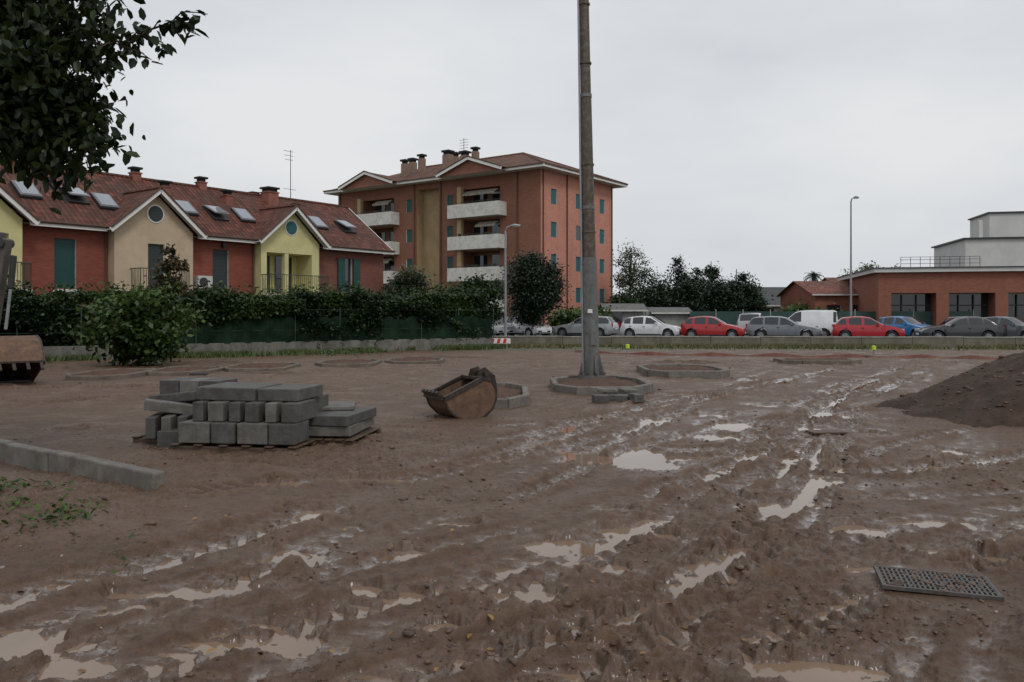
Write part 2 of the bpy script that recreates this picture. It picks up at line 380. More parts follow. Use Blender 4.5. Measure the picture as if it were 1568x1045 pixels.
LM_olive=leafmat('leaf_olive',(0.03,0.045,0.022),(0.11,0.13,0.07))
LM_silhouette=leafmat('leaf_tree_near',(0.005,0.012,0.003),(0.034,0.052,0.012),0.25)  # near-black green paints the crown's silhouette against the sky into the leaves
LM_red=leafmat('leaf_russet',(0.03,0.035,0.015),(0.12,0.08,0.035))
def tree(name,x,y,H,rx,rz,zc,nclump,nleaf,lsize,m,trunk_r=0.15,seed=1,cone=False,clr=0.45,ry=None,limbs=True,upbias=0.4):
    rs=np.random.default_rng(seed); ry=ry or rx
    e=grp(name,(x,y,0)); mb=MB()
    mb.tube([(x,y,-0.1),(x+rs.normal()*0.05,y,zc*0.5),(x+rs.normal()*.1,y,zc),(x,y,zc+rz*0.6)],[trunk_r,trunk_r*.8,trunk_r*.55,trunk_r*.15],bark,8)
    C=[]
    while len(C)<nclump:
        p=rs.uniform(-1,1,3); r=np.linalg.norm(p)
        if cone:
            if math.hypot(p[0],p[1])>min(1,(1.08-p[2])/2*1.25): continue
        elif r>1 or r<0.35: continue
        C.append(p)
    C=np.array(C); C=C*np.array([rx,ry,rz])*0.88+np.array([x,y,zc])
    if limbs:
        for q in C[::max(1,len(C)//22)]:
            z0=zc-rz*0.7+(q[2]-zc+rz)*0.3
            mid=((x+q[0])/2,(y+q[1])/2,(z0+q[2])/2+0.15)
            mb.tube([(x,y,z0),mid,tuple(q)],[trunk_r*.4,trunk_r*.25,trunk_r*.06],bark,5,False)
    mb.obj('trunk_and_limbs',e,smooth=60)
    per=nleaf//nclump; cs=rs.uniform(0.6,1.3,nclump); P=[];R=[]
    for i in range(nclump):
        d=rs.standard_normal((per,3))*clr*cs[i]*np.array([1,1,.75])*min(1.0,max(rx,rz)/2.5+0.2)
        P.append(C[i]+d); R.append(np.clip(0.25+0.5*rs.random()+0.25*rs.standard_normal(per)+d[:,2]*0.35/clr,0,1))  # leaf tone: random, lighter towards the top of each clump
    P=np.concatenate(P); R=np.concatenate(R); k=P[:,2]>0.05; 
    leaves('foliage',P[k],lsize,m,e,off=(x,y,0),tone=R[k],upbias=upbias); return e

def hedge(name,p0,p1,h,th,n,m,ls=0.13,zb=0.3):
    p0=np.array(p0);p1=np.array(p1);L=np.linalg.norm(p1-p0);a=(p1-p0)/L; nn=np.array([a[1],-a[0]])
    e=grp(name,(*p0,0))
    mb=MB(); cm_=mat('hedge_core',(0.012,0.02,0.008),1,0.4,3,0)
    o=p0-nn*(th/2-0.25); mb.box((*o,0),(*(a*L),0),(*(nn*(th-0.5)),0),(0,0,h-0.6),cm_); mb.obj('dark_core',e)  # dark box filling the hedge, its colour stands in for inner shade
    t=rng.uniform(0,L,n)
    lump=0.50*fbm(t,t*0,0.38,4,3)+0.20*fbm(t,t*0,2.2,3,8)
    htop=h+lump
    front=rng.random(n)<0.62
    z=np.where(front,zb+(htop-zb)*rng.random(n),htop-np.abs(rng.normal(0,0.16,n))+ (rng.random(n)<0.10)*rng.uniform(0,.5,n)*(fbm(t,t*0,1.2,2,77)>0))
    bulge=0.34*fbm(t,z,0.9,3,13)
    w=np.where(front,th/2+bulge-np.abs(rng.normal(0,0.14,n)),rng.uniform(-th/2,th/2,n))
    P=np.stack([p0[0]+a[0]*t+nn[0]*w,p0[1]+a[1]*t+nn[1]*w,z],-1)
    n2=24000; t2=rng.uniform(3,L,n2); z2=2.25-np.abs(rng.normal(0,.65,n2)); k=fbm(t2,z2*1.2,0.55,4,91)+0.25*(z2-1.6)>0.02
    t2=t2[k];z2=z2[k]; w2=1.18+np.abs(rng.normal(0,.1,len(t2)))
    P2=np.stack([p0[0]+a[0]*t2+nn[0]*w2,p0[1]+a[1]*t2+nn[1]*w2,np.maximum(z2,.15)],-1)
    P=np.concatenate([P,P2]); tt=np.concatenate([t,t2]); zz=np.concatenate([z,z2])
    R=np.clip(0.33+0.95*fbm(tt,zz,0.8,4,23)+0.2*rng.standard_normal(len(tt))+0.3*(zz-h*0.6)/h,0,1)  # leaf tone: random patches, lighter towards the hedge top
    leaves('foliage',P,ls,m,e,off=(*p0,0),tone=R); return e
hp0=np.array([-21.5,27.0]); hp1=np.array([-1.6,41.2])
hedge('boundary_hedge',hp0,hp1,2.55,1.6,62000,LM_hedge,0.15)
conc=mat('concrete_wall',(0.17,0.16,0.14),0.85,0.4,2.0,0.4,dirt=(0.055,0.058,0.04),streak=True)
hd=(hp1-hp0)/np.linalg.norm(hp1-hp0); hn=np.array([hd[1],-hd[0]]); HL=np.linalg.norm(hp1-hp0)
e=grp('boundary_wall_with_fence',(*hp0,0)); mb=MB()
o=hp0+hn*0.95
mb.box((*o,-0.1),(*(hd*HL),0),(*(hn*0.2),0),(0,0,0.62),conc)
mb.obj('wall',e,bevel=0.01)
netm,nt,b=new_mat('green_net'); tcv=N(nt,'ShaderNodeTexCoord').outputs['Object']
c=mixc(nt,ramp(nt,noise(nt,tcv,0.9,7,.7),0.38,0.62),(0.004,0.011,0.007),(0.018,0.038,0.022)); nt.links.new(c,b.inputs['Base Color']); b.inputs['Roughness'].default_value=0.95; b.inputs['Specular IOR Level'].default_value=0.1
mb=MB(); postm=mat('green_post',(0.03,0.06,0.045),0.5,0.2,5,0)
o2=hp0+hn*1.12
ns=90
for i in range(ns):
    t0=9.0+(HL-9.0)*i/ns; t1=9.0+(HL-9.0)*(i+1)/ns
    f_=lambda q: 1.5+0.10*math.sin(q*0.7)*math.sin(q*.23)+.04*math.sin(q*2.1)
    a0=o2+hd*t0+hn*0.06*math.sin(i*1.3); a1=o2+hd*t1+hn*0.06*math.sin((i+1)*1.3)
    mb.poly([(*a0,0.5),(*a1,0.5),(*a1,f_(i+1)),(*a0,f_(i))],netm)
mb.obj('net',e)
mb=MB()
for i in range(13):
    p=o2+hd*(0.5+i*2.0); mb.tube([(*p,0.5),(*p,1.95)],[0.022,0.022],postm,6)
for z in (1.0,1.85):
    mb.beam((*o2,z),(*(o2+hd*HL),z),0.012,0.012,postm)
mb.obj('posts',e)

# ------------------------------------------------------------ grass and weeds
LM_grass=leafmat('grass',(0.05,0.065,0.02),(0.19,0.17,0.075),0.0,0.6)
LM_weed=leafmat('weed',(0.02,0.05,0.012),(0.08,0.15,0.03),0.2,0.5)
def grass(name,px,py,pz,h,m,wd=0.02):
    n=len(px); a=rng.uniform(0,6.28,n); s=h*rng.uniform(0.4,1.3,n); ln=rng.normal(0,0.35,(n,2))*s[:,None]
    dx=np.cos(a)*wd;dy=np.sin(a)*wd; B=np.stack([px,py,pz],-1)
    V=np.stack([B+np.stack([dx,dy,0*a],-1),B-np.stack([dx,dy,0*a],-1),B+np.stack([ln[:,0],ln[:,1],s],-1)],1).reshape(-1,3)
    return fastmesh(name,V,np.arange(3*n).reshape(-1,3),[m],tone=rng.random(n))
def wally(x): return 42.6-0.055*x
n=26000; x_=rng.uniform(-3,34,n); d_=np.abs(rng.normal(0,1.1,n)); y_=wally(x_)-0.15-d_; k=fbm(x_,y_,0.5,3,5)>-0.3; grass('verge_grass',x_[k],y_[k],np.zeros(k.sum()),0.17,LM_grass,0.03)
n=16000; t=rng.uniform(0,HL,n); d_=np.abs(rng.normal(0,0.7,n))+1.2; P=hp0[None]+hd[None]*t[:,None]+hn[None]*d_[:,None]; k=fbm(P[:,0],P[:,1],0.6,3,6)>-0.1
grass('fence_grass',P[k,0],P[k,1],np.zeros(k.sum()),0.22,leafmat('grass_green',(0.03,0.055,0.015),(0.12,0.15,0.05),0.0,0.6),0.03)
def patch(u,v,ru,n,zs=0.05):
    cx,cy=gp(u,v); r=ru/F*cy
    x_=cx+rng.normal(0,r*.5,n); y_=cy+rng.normal(0,r*.7,n); h_,_,_=ground_height(x_,y_)
    return np.stack([x_,y_,h_+np.abs(rng.normal(0,zs,n))],-1)
P=np.concatenate([patch(95,812,55,110,.03),patch(25,800,35,40,.03),patch(60,770,60,24,0.01),patch(210,850,40,10,0.01),patch(-20,780,60,100,.04)])
leaves('weed_patch',P,0.062,LM_weed,near=True,wid=0.45,upbias=0.8,droop=-0.1)
P=np.concatenate([patch(360,540,40,500,.15),patch(300,545,50,300,.1),patch(80,548,60,400,.15),patch(520,545,50,200,.12)])
leaves('weed_patch',P,0.12,LM_weed,wid=0.5,upbias=0.8)
lf=leafmat('fallen_leaf',(0.12,0.06,0.02),(0.30,0.17,0.05),0.0,0.6)
n=110; yy=np.exp(rng.uniform(math.log(3.8),math.log(12),n)); xx=rng.uniform(-0.62,0.3,n)*yy; hh,_,_=ground_height(xx,yy)
leaves('fallen_leaves',np.stack([xx,yy,np.maximum(hh,WATER)+0.012],-1),0.045,lf,near=True,upbias=4,droop=0)

# ------------------------------------------------------------ walls with openings
def wallp(mb,O,a,n,L,z0,z1,ops,m,top=None):
    O=Vector((O[0],O[1],0)); a=Vector((a[0],a[1],0)); n=Vector((n[0],n[1],0))
    ts=sorted(set([0,L]+[o[0] for o in ops]+[o[1] for o in ops])); zs=sorted(set([z0,z1]+[o[2] for o in ops]+[o[3] for o in ops]))
    def P(t,z,d=0): return O+a*t-n*d+Vector((0,0,z))
    for i in range(len(ts)-1):
        for j in range(len(zs)-1):
            tm=(ts[i]+ts[i+1])/2; zm=(zs[j]+zs[j+1])/2
            if any(o[0]<tm<o[1] and o[2]<zm<o[3] for o in ops): continue
            mb.poly([P(ts[i],zs[j]),P(ts[i+1],zs[j]),P(ts[i+1],zs[j+1]),P(ts[i],zs[j+1])],m)
    for (t0,t1,za,zb,d,pm,rm) in ops:
        mb.poly([P(t0,za,d),P(t1,za,d),P(t1,zb,d),P(t0,zb,d)],pm)
        for (x0,y0,x1,y1) in ((t0,za,t1,za),(t1,za,t1,zb),(t1,zb,t0,zb),(t0,zb,t0,za)):
            mb.poly([P(x0,y0),P(x1,y1),P(x1,y1,d),P(x0,y0,d)],rm)
Rv=Vector((0.592,0.806,0)).normalized(); Lv=Vector((-Rv.y,Rv.x,0))
def tline(A,a,u):
    k=(u-CU)/F; return (A[0]-k*A[1])/(k*a[1]-a[0])
glass=glassmat('window_glass'); white=mat('white_render',(0.58,0.57,0.53),0.7,0.15,1.5,0.1,dirt=(0.36,0.34,0.30))
def shutter(name,d,l):
    m,nt,b=new_mat(name)
    tcn=N(nt,'ShaderNodeTexCoord'); sp=N(nt,'ShaderNodeSeparateXYZ'); nt.links.new(tcn.outputs['Object'],sp.inputs[0])
    s_=mathn(nt,'FRACT',mathn(nt,'MULTIPLY',sp.outputs[2],1/0.07)); c=mixc(nt,s_,d,l); nt.links.new(c,b.inputs['Base Color']); b.inputs['Roughness'].default_value=0.5
    bump(nt,b,s_,0.6,0.02); return m
teal=shutter('teal_shutter',(0.012,0.045,0.042),(0.03,0.105,0.095)); tealdk=shutter('grey_shutter',(0.02,0.025,0.025),(0.06,0.075,0.075)); tealbl=shutter('blue_teal_shutter',(0.015,0.08,0.09),(0.035,0.16,0.18))
darkm=mat('dark_metal',(0.03,0.03,0.032),0.5,0.3,5,0.1); soffit=mat('soffit_brown',(0.09,0.05,0.037),0.8,0.2,2,0.1)
black=mat('chimney_cap_black',(0.012,0.011,0.011),0.8,0.3,5,0.2)
# ---------------- apartment block
def apartment():
    C=Vector((2.64,76,0)); a=Lv; n=-Rv; LF=27.3; LR=13.4
    e=grp('apartment_block',(C.x,C.y,0))
    br=brickmat('brown_brick',(0.25,0.108,0.070),(0.21,0.12,0.09)); sal=brickmat('salmon_brick',(0.54,0.235,0.17),(0.45,0.26,0.20)); tan=mat('tan_render',(0.36,0.26,0.14),0.85,0.15,1,0.1,dirt=(0.28,0.2,0.11))
    tan_shade=mat('loggia_shade',(0.22,0.13,0.08),0.9,0.2,1,0.1)  # darkened tan puts the loggias' inner shade into the back wall colour
    fl=[2.0,5.05,8.1,11.2]; ZT=15.0
    mb=MB(); ops=[]
    for f in fl:
        ops.append((4.7,9.3,f,f+2.65,1.5,tan_shade,br)); ops.append((18.7,23.3,f,f+2.65,1.5,tan_shade,br))
        for tc_ in (10.95,16.5): ops.append((tc_-.42,tc_+.42,f+0.95,f+2.3,0.1,teal,white))
    ops.append((12.4,15.4,0.0,ZT-0.6,1.0,tan,tan))
    wallp(mb,C,a,n,LF,-0.1,ZT,ops,br)
    ops=[]
    for i,f in enumerate(fl):
        for j,tc_ in enumerate((2.2,6.6,11.2)):
            ops.append((tc_-.5,tc_+.5,f+0.75,f+2.2,0.1,tealbl if (i*2+j)%5 else glass,white))
    wallp(mb,C,Rv,-Lv,LR,-0.1,ZT,ops,sal)
    wallp(mb,C+a*LF,Rv,Lv,LR,-0.1,ZT,[],br); wallp(mb,C+Rv*LR,a,Rv,LF,-0.1,ZT,[],sal)
    mb.obj('walls',e)
    mb=MB(); darkw=glassmat('window_glass'); awn=mat('awning',(0.30,0.27,0.22),0.8,0.3,3,0); rs=random.Random(5)
    for fi,f in enumerate(fl):
        for g in (0,1):
            t0,t1=((3.9,10.2),(17.9,24.2))[g]
            o=C+a*t0+n*1.3
            mb.box(o+Vector((0,0,f-0.25)),a*(t1-t0),-n*1.3,Vector((0,0,0.2)),white)
            mb.box(o+Vector((0,0,f-0.05)),a*(t1-t0),-n*0.14,Vector((0,0,1.1)),white)
            mb.box(o-n*0.14+Vector((0,0,f-0.05)),a*0.14,-n*1.155,Vector((0,0,1.1)),white)
            mb.box(o+a*(t1-t0-.14)-n*0.14+Vector((0,0,f-0.05)),a*0.14,-n*1.155,Vector((0,0,1.1)),white)
            mb.beam(o+Vector((0,0,f+1.2)),o+a*(t1-t0)+Vector((0,0,f+1.2)),0.04,0.04,darkm)
            q=C+a*(t0+1.0)-n*1.44
            for dt in (0.2,2.5):
                mb.box(q+a*dt+Vector((0,0,f+0.02)),a*1.6,n*0.05,Vector((0,0,2.35)),darkw)
            if rs.random()<.7:
                wd=rs.choice((2.4,4.2)); aw=C+a*(t0+0.9)+n*0.05+Vector((0,0,f+2.45)); mb.poly([aw,aw+a*wd,aw+a*wd+n*0.7-Vector((0,0,.4)),aw+n*0.7-Vector((0,0,.4))],awn)
                for k in range(8): 
                    s=aw+n*0.7-Vector((0,0,.4))+a*(k*wd/8); mb.poly([s,s+a*0.9*wd/8,s+a*0.9*wd/8-Vector((0,0,.16)),s-Vector((0,0,.16))],awn)
            mb.box(C+a*(t0+4.9)+n*0.9+Vector((0,0,f+1.05)),a*0.5,-n*0.4,Vector((0,0,1.75)),tan)
            for k in range(3):
                if rs.random()<.6: mb.cbox(o+a*rs.uniform(.6,5.6)-n*.3+Vector((0,0,f+1.15)),.3,.3,.35,LM_mid)
    mb.obj('balconies',e)
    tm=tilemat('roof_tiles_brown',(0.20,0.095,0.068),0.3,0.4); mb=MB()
    ov=1.1; ze=15.25; zr=18.2
    A=C-a*ov+n*ov; B=C+a*(LF+ov)+n*ov; D=C-a*ov+Rv*(LR+ov); E_=C+a*(LF+ov)+Rv*(LR+ov)
    r0=C+a*6.7+Rv*6.7; r1=C+a*(LF-6.7)+Rv*6.7
    Z=lambda p,z: Vector((p.x,p.y,z))
    mb.poly([Z(A,ze),Z(B,ze),Z(r1,zr),Z(r0,zr)],tm); mb.poly([Z(D,ze),Z(A,ze),Z(r0,zr)],tm)
    mb.poly([Z(E_,ze),Z(D,ze),Z(r0,zr),Z(r1,zr)],tm); mb.poly([Z(B,ze),Z(E_,ze),Z(r1,zr)],tm)
    mb.tube([Z(r0,zr),Z(r1,zr)],[.14,.14],tm,6); mb.tube([Z(A,ze),Z(r0,zr)],[.12,.12],tm,6); mb.tube([Z(D,ze),Z(r0,zr)],[.12,.12],tm,6)
    sl=(zr-ze)/(6.7+ov)
    for tc_ in (7.05,21.05):
        hw=4.0; pk=16.6; out=1.9
        gl=C+a*(tc_-hw)+n*out; gr=C+a*(tc_+hw)+n*out; gpk=C+a*tc_+n*out
        bk=C+a*tc_+n*(ov-(pk-ze)/sl)
        bl=C+a*(tc_-hw)+n*ov; br_=C+a*(tc_+hw)+n*ov
        mb.poly([Z(gl,ze+.03),Z(gpk,pk),Z(bk,pk),Z(bl,ze+.03)],tm); mb.poly([Z(gr,ze+.03),Z(br_,ze+.03),Z(bk,pk),Z(gpk,pk)],tm)
    mb.obj('roof',e)
    mb=MB(); wt=mat('eaves_white',(0.74,0.73,0.70),0.6,0.08,2,0)
    mb.poly([Z(A,15.0),Z(B,15.0),Z(E_,15.0),Z(D,15.0)],white)
    for p,q in ((A,B),(A,D),(B,E_),(D,E_)):
        mb.beam(Z(p,15.12),Z(q,15.12),0.10,0.30,wt); dd=(n if p is A and q is B else -Lv)*0.09
        if (p is A): mb.beam(Z(p,15.24)+dd,Z(q,15.24)+dd,0.12,0.12,soffit)
    for tc_ in (7.05,21.05):
        hw=4.0; pk=16.6; out=1.9
        gl=C+a*(tc_-hw)+n*out; gr=C+a*(tc_+hw)+n*out; gpk=C+a*tc_+n*out; g2=n*(-0.25)
        mb.poly([Z(gl+g2,15.0),Z(gr+g2,15.0),Z(gpk+g2,pk-.1)],br)
        mb.poly([Z(gl,14.99),Z(gr,14.99),Z(gr-n*(out+.0),14.99),Z(gl-n*(out),14.99)],white)
        for w_,m_,dz in ((0.12,wt,-0.14),(0.14,soffit,0.04)):
            o_=n*(0.08 if m_ is wt else 0.12)
            mb.beam(Z(gl,ze+dz)+o_,Z(gpk,pk+dz)+o_,w_,0.28 if m_ is wt else .1,m_); mb.beam(Z(gpk,pk+dz)+o_,Z(gr,ze+dz)+o_,w_,0.28 if m_ is wt else .1,m_)
    for q in (.3,4.4,8.8,13.1): mb.tube([C-Lv*0.1+Rv*q,C-Lv*0.1+Rv*q+Vector((0,0,15))],[.06,.06],soffit,6)
    for q in (2.6,12.1,15.7,26.9): mb.tube([C+n*0.1+a*q,C+n*0.1+a*q+Vector((0,0,15))],[.06,.06],soffit,6)
    mb.obj('eaves_and_gutters',e)
    mb=MB(); cb=mat('chimney_render',(0.25,0.16,0.12),0.9,0.2,2,0.1,dirt=(0.2,0.18,0.16))
    for u,v,w_,dep in ((620,245,.6,2.0),(632,243,.7,5.0),(646,237,.6,2.5),(686,231,.85,3.0),(698,234,.6,6.5),(712,232,.75,2.0),(728,226,.6,5.0)):
        A2=C+Rv*dep; t=tline(A2,a,u); p=A2+a*t; zt=CH-(v-HV)/F*p.y; w2=w_/2
        zb=ze+sl*(dep+ov)-0.4
        mb.box(p-a*w2-Rv*w2+Vector((0,0,zb)),a*w_,Rv*w_,Vector((0,0,zt-zb-0.45)),cb)
        mb.box(p-a*(w2-.08)-Rv*(w2-.08)+Vector((0,0,zt-.45)),a*(w_-.16),Rv*(w_-.16),Vector((0,0,.25)),black)
        mb.box(p-a*(w2+.08)-Rv*(w2+.08)+Vector((0,0,zt-.2)),a*(w_+.16),Rv*(w_+.16),Vector((0,0,.2)),black)
    p=r0+a*8; mb.tube([Z(p,zr-1),Z(p,20.8)],[.04,.03],darkm,5)
    for i in range(4): mb.beam(Z(p-a*0.6,20.6-.3*i),Z(p+a*.6,20.6-.3*i),.03,.03,darkm)
    mb.obj('chimneys',e)
apartment()
# ---------------- terraced houses
def terrace():
    E=Vector((-7.78,50,0)); S=30.0; A=E-Rv*S; a=Rv; n=-Lv
    e=grp('terraced_houses',(A.x,A.y,0))
    T=lambda u:tline(A,a,u)
    red=brickmat('red_render',(0.245,0.075,0.05),(0.20,0.07,0.05)); bred=brickmat('dark_brick',(0.20,0.078,0.057),(0.15,0.08,0.065))
    cream=mat('cream_render',(0.52,0.41,0.28),0.9,0.12,0.8,0.05,dirt=(0.43,0.34,0.23)); yel=mat('yellow_render',(0.60,0.55,0.27),0.9,0.12,0.8,0.05,dirt=(0.5,0.45,0.23))
    ze=5.45; zr=8.4; ov=0.5; w=3.5; sl=(zr-ze)/(w+ov); H0=-0.1
    zw=ze+sl*ov-0.12
    bays=[(5.55,9.35,yel),(13.1,16.9,cream),(20.75,24.55,yel)]
    mb=MB()
    segs=[(0,5.55,red),(9.35,13.1,red),(16.9,20.75,red),(24.55,30.0,bred)]
    def win(tc_,w_,z0,z1,m_=tealdk): return (tc_-w_/2,tc_+w_/2,z0,z1,0.12,m_,white)
    tw1=T(100); tw2=T(338); tw3=T(533)
    for t0,t1,m_ in segs:
        ops=[]
        for tc_,mm in ((tw1,teal),(tw2,tealdk),(tw3,None),(2.5,teal)):
            if t0<tc_<t1:
                if mm is None: ops+= [(tc_-t0-.3,tc_-t0+.3,2.75,4.85,0.12,glass,white)]
                else: ops.append(win(tc_-t0,0.9,2.75,4.85,mm))
                ops.append(win(tc_-t0,1.0,0.2,2.2,mm or tealdk))
        wallp(mb,A+a*t0,a,n,t1-t0,H0,zw,ops,m_)
    pr=0.55
    for i,(t0,t1,m_) in enumerate(bays):
        O=A+a*t0+n*pr; Lb=t1-t0
        if m_ is cream: ops=[(1.55,2.35,2.75,4.85,0.12,tealdk,white)]
        else: ops=[(0.35,3.3,2.72,4.85,1.3,m_,m_)]
        ops.append((0.6,3.0,0.1,2.2,0.15,glass,white))
        wallp(mb,O,a,n,Lb,H0,5.45,ops,m_)
        pk=7.3
        c_=O+a*(Lb/2)
        mb.poly([O+Vector((0,0,5.45)),O+a*Lb+Vector((0,0,5.45)),c_+Vector((0,0,pk-.12))],m_)
        for q in (O,O+a*Lb): mb.poly([q+Vector((0,0,H0)),q-n*pr+Vector((0,0,H0)),q-n*pr+Vector((0,0,5.5)),q+Vector((0,0,5.5))],m_)
    wallp(mb,E,-n,a,7.4,H0,ze,[],bred); 
    zz=ze+sl*(ov); mb.poly([E+Vector((0,0,ze)),E-n*7.4+Vector((0,0,ze)),E-n*w+Vector((0,0,zr-.15)),E+Vector((0,0,zz-.1))],bred)
    wallp(mb,A-n*7.0,a,-n,S,H0,ze,[],red)
    mb.obj('walls',e)
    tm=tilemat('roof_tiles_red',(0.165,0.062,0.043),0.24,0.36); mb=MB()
    er=S+0.35
    def M(t,wo,z): return A+a*t-n*wo+Vector((0,0,z))
    mb.poly([M(-1,-ov,ze),M(er,-ov,ze),M(er,w,zr),M(-1,w,zr)],tm); mb.poly([M(-1,w,zr),M(er,w,zr),M(er,w+4.4,ze),M(-1,w+4.4,ze)],tm)
    mb.poly([M(-1,-ov,ze-.1),M(er,-ov,ze-.1),M(er,0.02,ze-.1),M(-1,0.02,ze-.1)],white)
    mb.tube([M(-1,w,zr),M(er,w,zr)],[.1,.1],tm,6)
    pk=7.35
    for t0,t1,m_ in bays:
        c_=(t0+t1)/2; fo=-(pr+.45); hw=(t1-t0)/2+.4; zb=5.38
        bk=(pk-ze)/sl-ov
        mb.poly([M(c_-hw,fo,zb),M(c_,fo,pk),M(c_,bk,pk),M(c_-hw,-ov+.03,zb+.1)],tm); mb.poly([M(c_+hw,fo,zb),M(c_+hw,-ov+.03,zb+.1),M(c_,bk,pk),M(c_,fo,pk)],tm)
        mb.tube([M(c_,fo,pk+.02),M(c_,bk,pk+.02)],[.09,.09],tm,6)
    mb.obj('roof',e)
    mb=MB(); wt=mat('eaves_white',0,0)
    ends=[-1]+[q for b_ in bays for q in (b_[0]-.3,b_[1]+.3)]+[er]
    for i in range(0,len(ends),2):
        mb.beam(M(ends[i],-ov-.03,ze-.12),M(ends[i+1],-ov-.03,ze-.12),.05,.17,wt)
        mb.tube([M(ends[i],-ov-.1,ze-.02),M(ends[i+1],-ov-.1,ze-.02)],[.065,.065],soffit,6)
    for t0,t1,m_ in bays:
        c_=(t0+t1)/2; fo=-(pr+.47); hw=(t1-t0)/2+.4; zb=5.38
        mb.beam(M(c_-hw,fo,zb-.1),M(c_,fo,pk-.1),.05,.2,wt); mb.beam(M(c_,fo,pk-.1),M(c_+hw,fo,zb-.1),.05,.2,wt)
        mb.beam(M(c_-hw,fo-.03,zb+.02),M(c_,fo-.03,pk+.02),.1,.06,soffit); mb.beam(M(c_,fo-.03,pk+.02),M(c_+hw,fo-.03,zb+.02),.1,.06,soffit)
        for sgn in (-1,1): mb.poly([M(c_+sgn*hw,fo,zb-.08),M(c_,fo,pk-.1),M(c_,-pr,pk-.1),M(c_+sgn*hw,-pr,zb-.08)],white)
        mb.tube([M(t1+.12,-.08,0),M(t1+.12,-.08,5.3)],[.045,.045],soffit,6)
        mb.tube([M(t0-.12,-.08,0),M(t0-.12,-.08,5.3)],[.045,.045],soffit,6)
    mb.beam(M(er+.02,-ov,ze-.1),M(er+.02,w,zr-.1),.05,.18,wt)
    mb.obj('fascias_and_gutters',e)
    mb=MB()
    for t0,t1,m_ in bays:
        c_=(t0+t1)/2; 
        def disc(r,off,mm): mb.poly([M(c_+r*math.cos(q),-(pr+off),6.22+r*math.sin(q)) for q in np.linspace(0,2*math.pi,20,endpoint=False)],mm)
        disc(.42,.03,wt); disc(.36,.05,tealbl if m_ is yel else tealdk)
    mb.obj('round_windows',e)
    mb=MB(); rail=mat('balcony_rail',(0.05,0.06,0.05),0.5,0.2,5,0)
    for t0,t1,m_ in bays:
        L_=t1-t0; y0=-(pr+0.9)
        if m_ is cream: t0+=.7; L_-=1.4; 
        mb.box(M(t0,y0,2.45),a*L_,-n*.9,Vector((0,0,.2)),white)
        for zz in (3.68,2.78): mb.beam(M(t0+.03,y0+.05,zz),M(t0+L_-.03,y0+.05,zz),.04,.04,rail)
        mb.beam(M(t0+.03,y0+.05,3.68),M(t0+.03,-pr,3.68),.04,.04,rail); mb.beam(M(t0+L_-.03,y0+.05,3.68),M(t0+L_-.03,-pr,3.68),.04,.04,rail)
        k=int(L_/.13)
        for i in range(k+1):
            t_=t0+.03+i*(L_-.06)/k; mb.beam(M(t_,y0+.05,2.65),M(t_,y0+.05,3.68),.018,.018,rail)
        for i in range(7):
            for tt in (t0+.03,t0+L_-.03): mb.beam(M(tt,y0+.1+i*.12,2.65),M(tt,y0+.1+i*.12,3.68),.018,.018,rail)
        if m_ is yel:
            for dt in (.4,1.85): 
                mb.box(M(t0+dt,0.70,2.75),a*1.05,n*.05,Vector((0,0,2.0)),tealdk if dt<1 else glass)
            mb.box(M(t0+1.5,-pr+.02,2.72),a*.25,-n*.25,Vector((0,0,2.13)),m_)
    for sg in (-1,1): mb.box(M(tw3+(.34 if sg>0 else -.84),-.07,2.75),a*.5,n*.05,Vector((0,0,2.1)),teal)
    mb.box(M(tw3-.55,-.12,2.62),a*1.1,n*.08,Vector((0,0,.1)),white)
    for q in (tw1,tw2): mb.box(M(q-.55,-.06,2.6),a*1.1,n*.05,Vector((0,0,.12)),white)
    mb.box(M(T(306)-.4,-.45,2.9),a*.8,-n*.35,Vector((0,0,.6)),white)
    mb.tube([M(T(306)-.1,-.46,3.2),M(T(306)-.1,-.50,3.2)],[.22,.22],darkm,14)
    mb.box(M(T(340)-.05,-.2,4.95),a*.15,-n*.18,Vector((0,0,.25)),darkm)
    mb.obj('balconies_and_shutters',e)
    skyg=mat('skylight_glass',(0.25,0.28,0.31),0.04,0.1,1,0,0,None,1.0); mb=MB(); sfr=mat('skylight_frame',(0.16,0.16,0.17),0.4,0.1,3,0)  # pale base colour paints the sky's reflection into the glass
    nv=(n*sl+Vector((0,0,1))).normalized(); up=(-n+Vector((0,0,sl))).normalized()
    for u,f,op in ((40,.47,0),(113,.47,.22),(160,.42,0),(283,.47,0),(330,.43,.22),(372,.45,0),(485,.47,0),(528,.45,.2)):
        wo=-ov+(w+ov)*f; A2=A-n*wo; t=tline(A2,a,u); p=M(t,wo,ze+sl*(wo+ov))
        mb.box(p-a*.45-up*.6+nv*.01,a*.9,up*1.2,nv*.1,darkm)
        hp=p+up*.6+nv*.12; dn=-(up*math.cos(op)-nv*math.sin(op)); nv2=a.cross(dn).normalized()
        if nv2.z<0: nv2=-nv2
        mb.box(hp-a*.43,a*.86,dn*1.14,nv2*.04,sfr)
        q=hp+dn*.08+nv2*.045
        mb.box(q-a*.35,a*.70,dn*.96,nv2*.012,skyg)
    mb.obj('skylights',e)
    mb=MB(); cb=mat('chimney_orange',(0.26,0.10,0.07),0.9,0.3,2,0.1,dirt=(0.13,0.065,0.05))
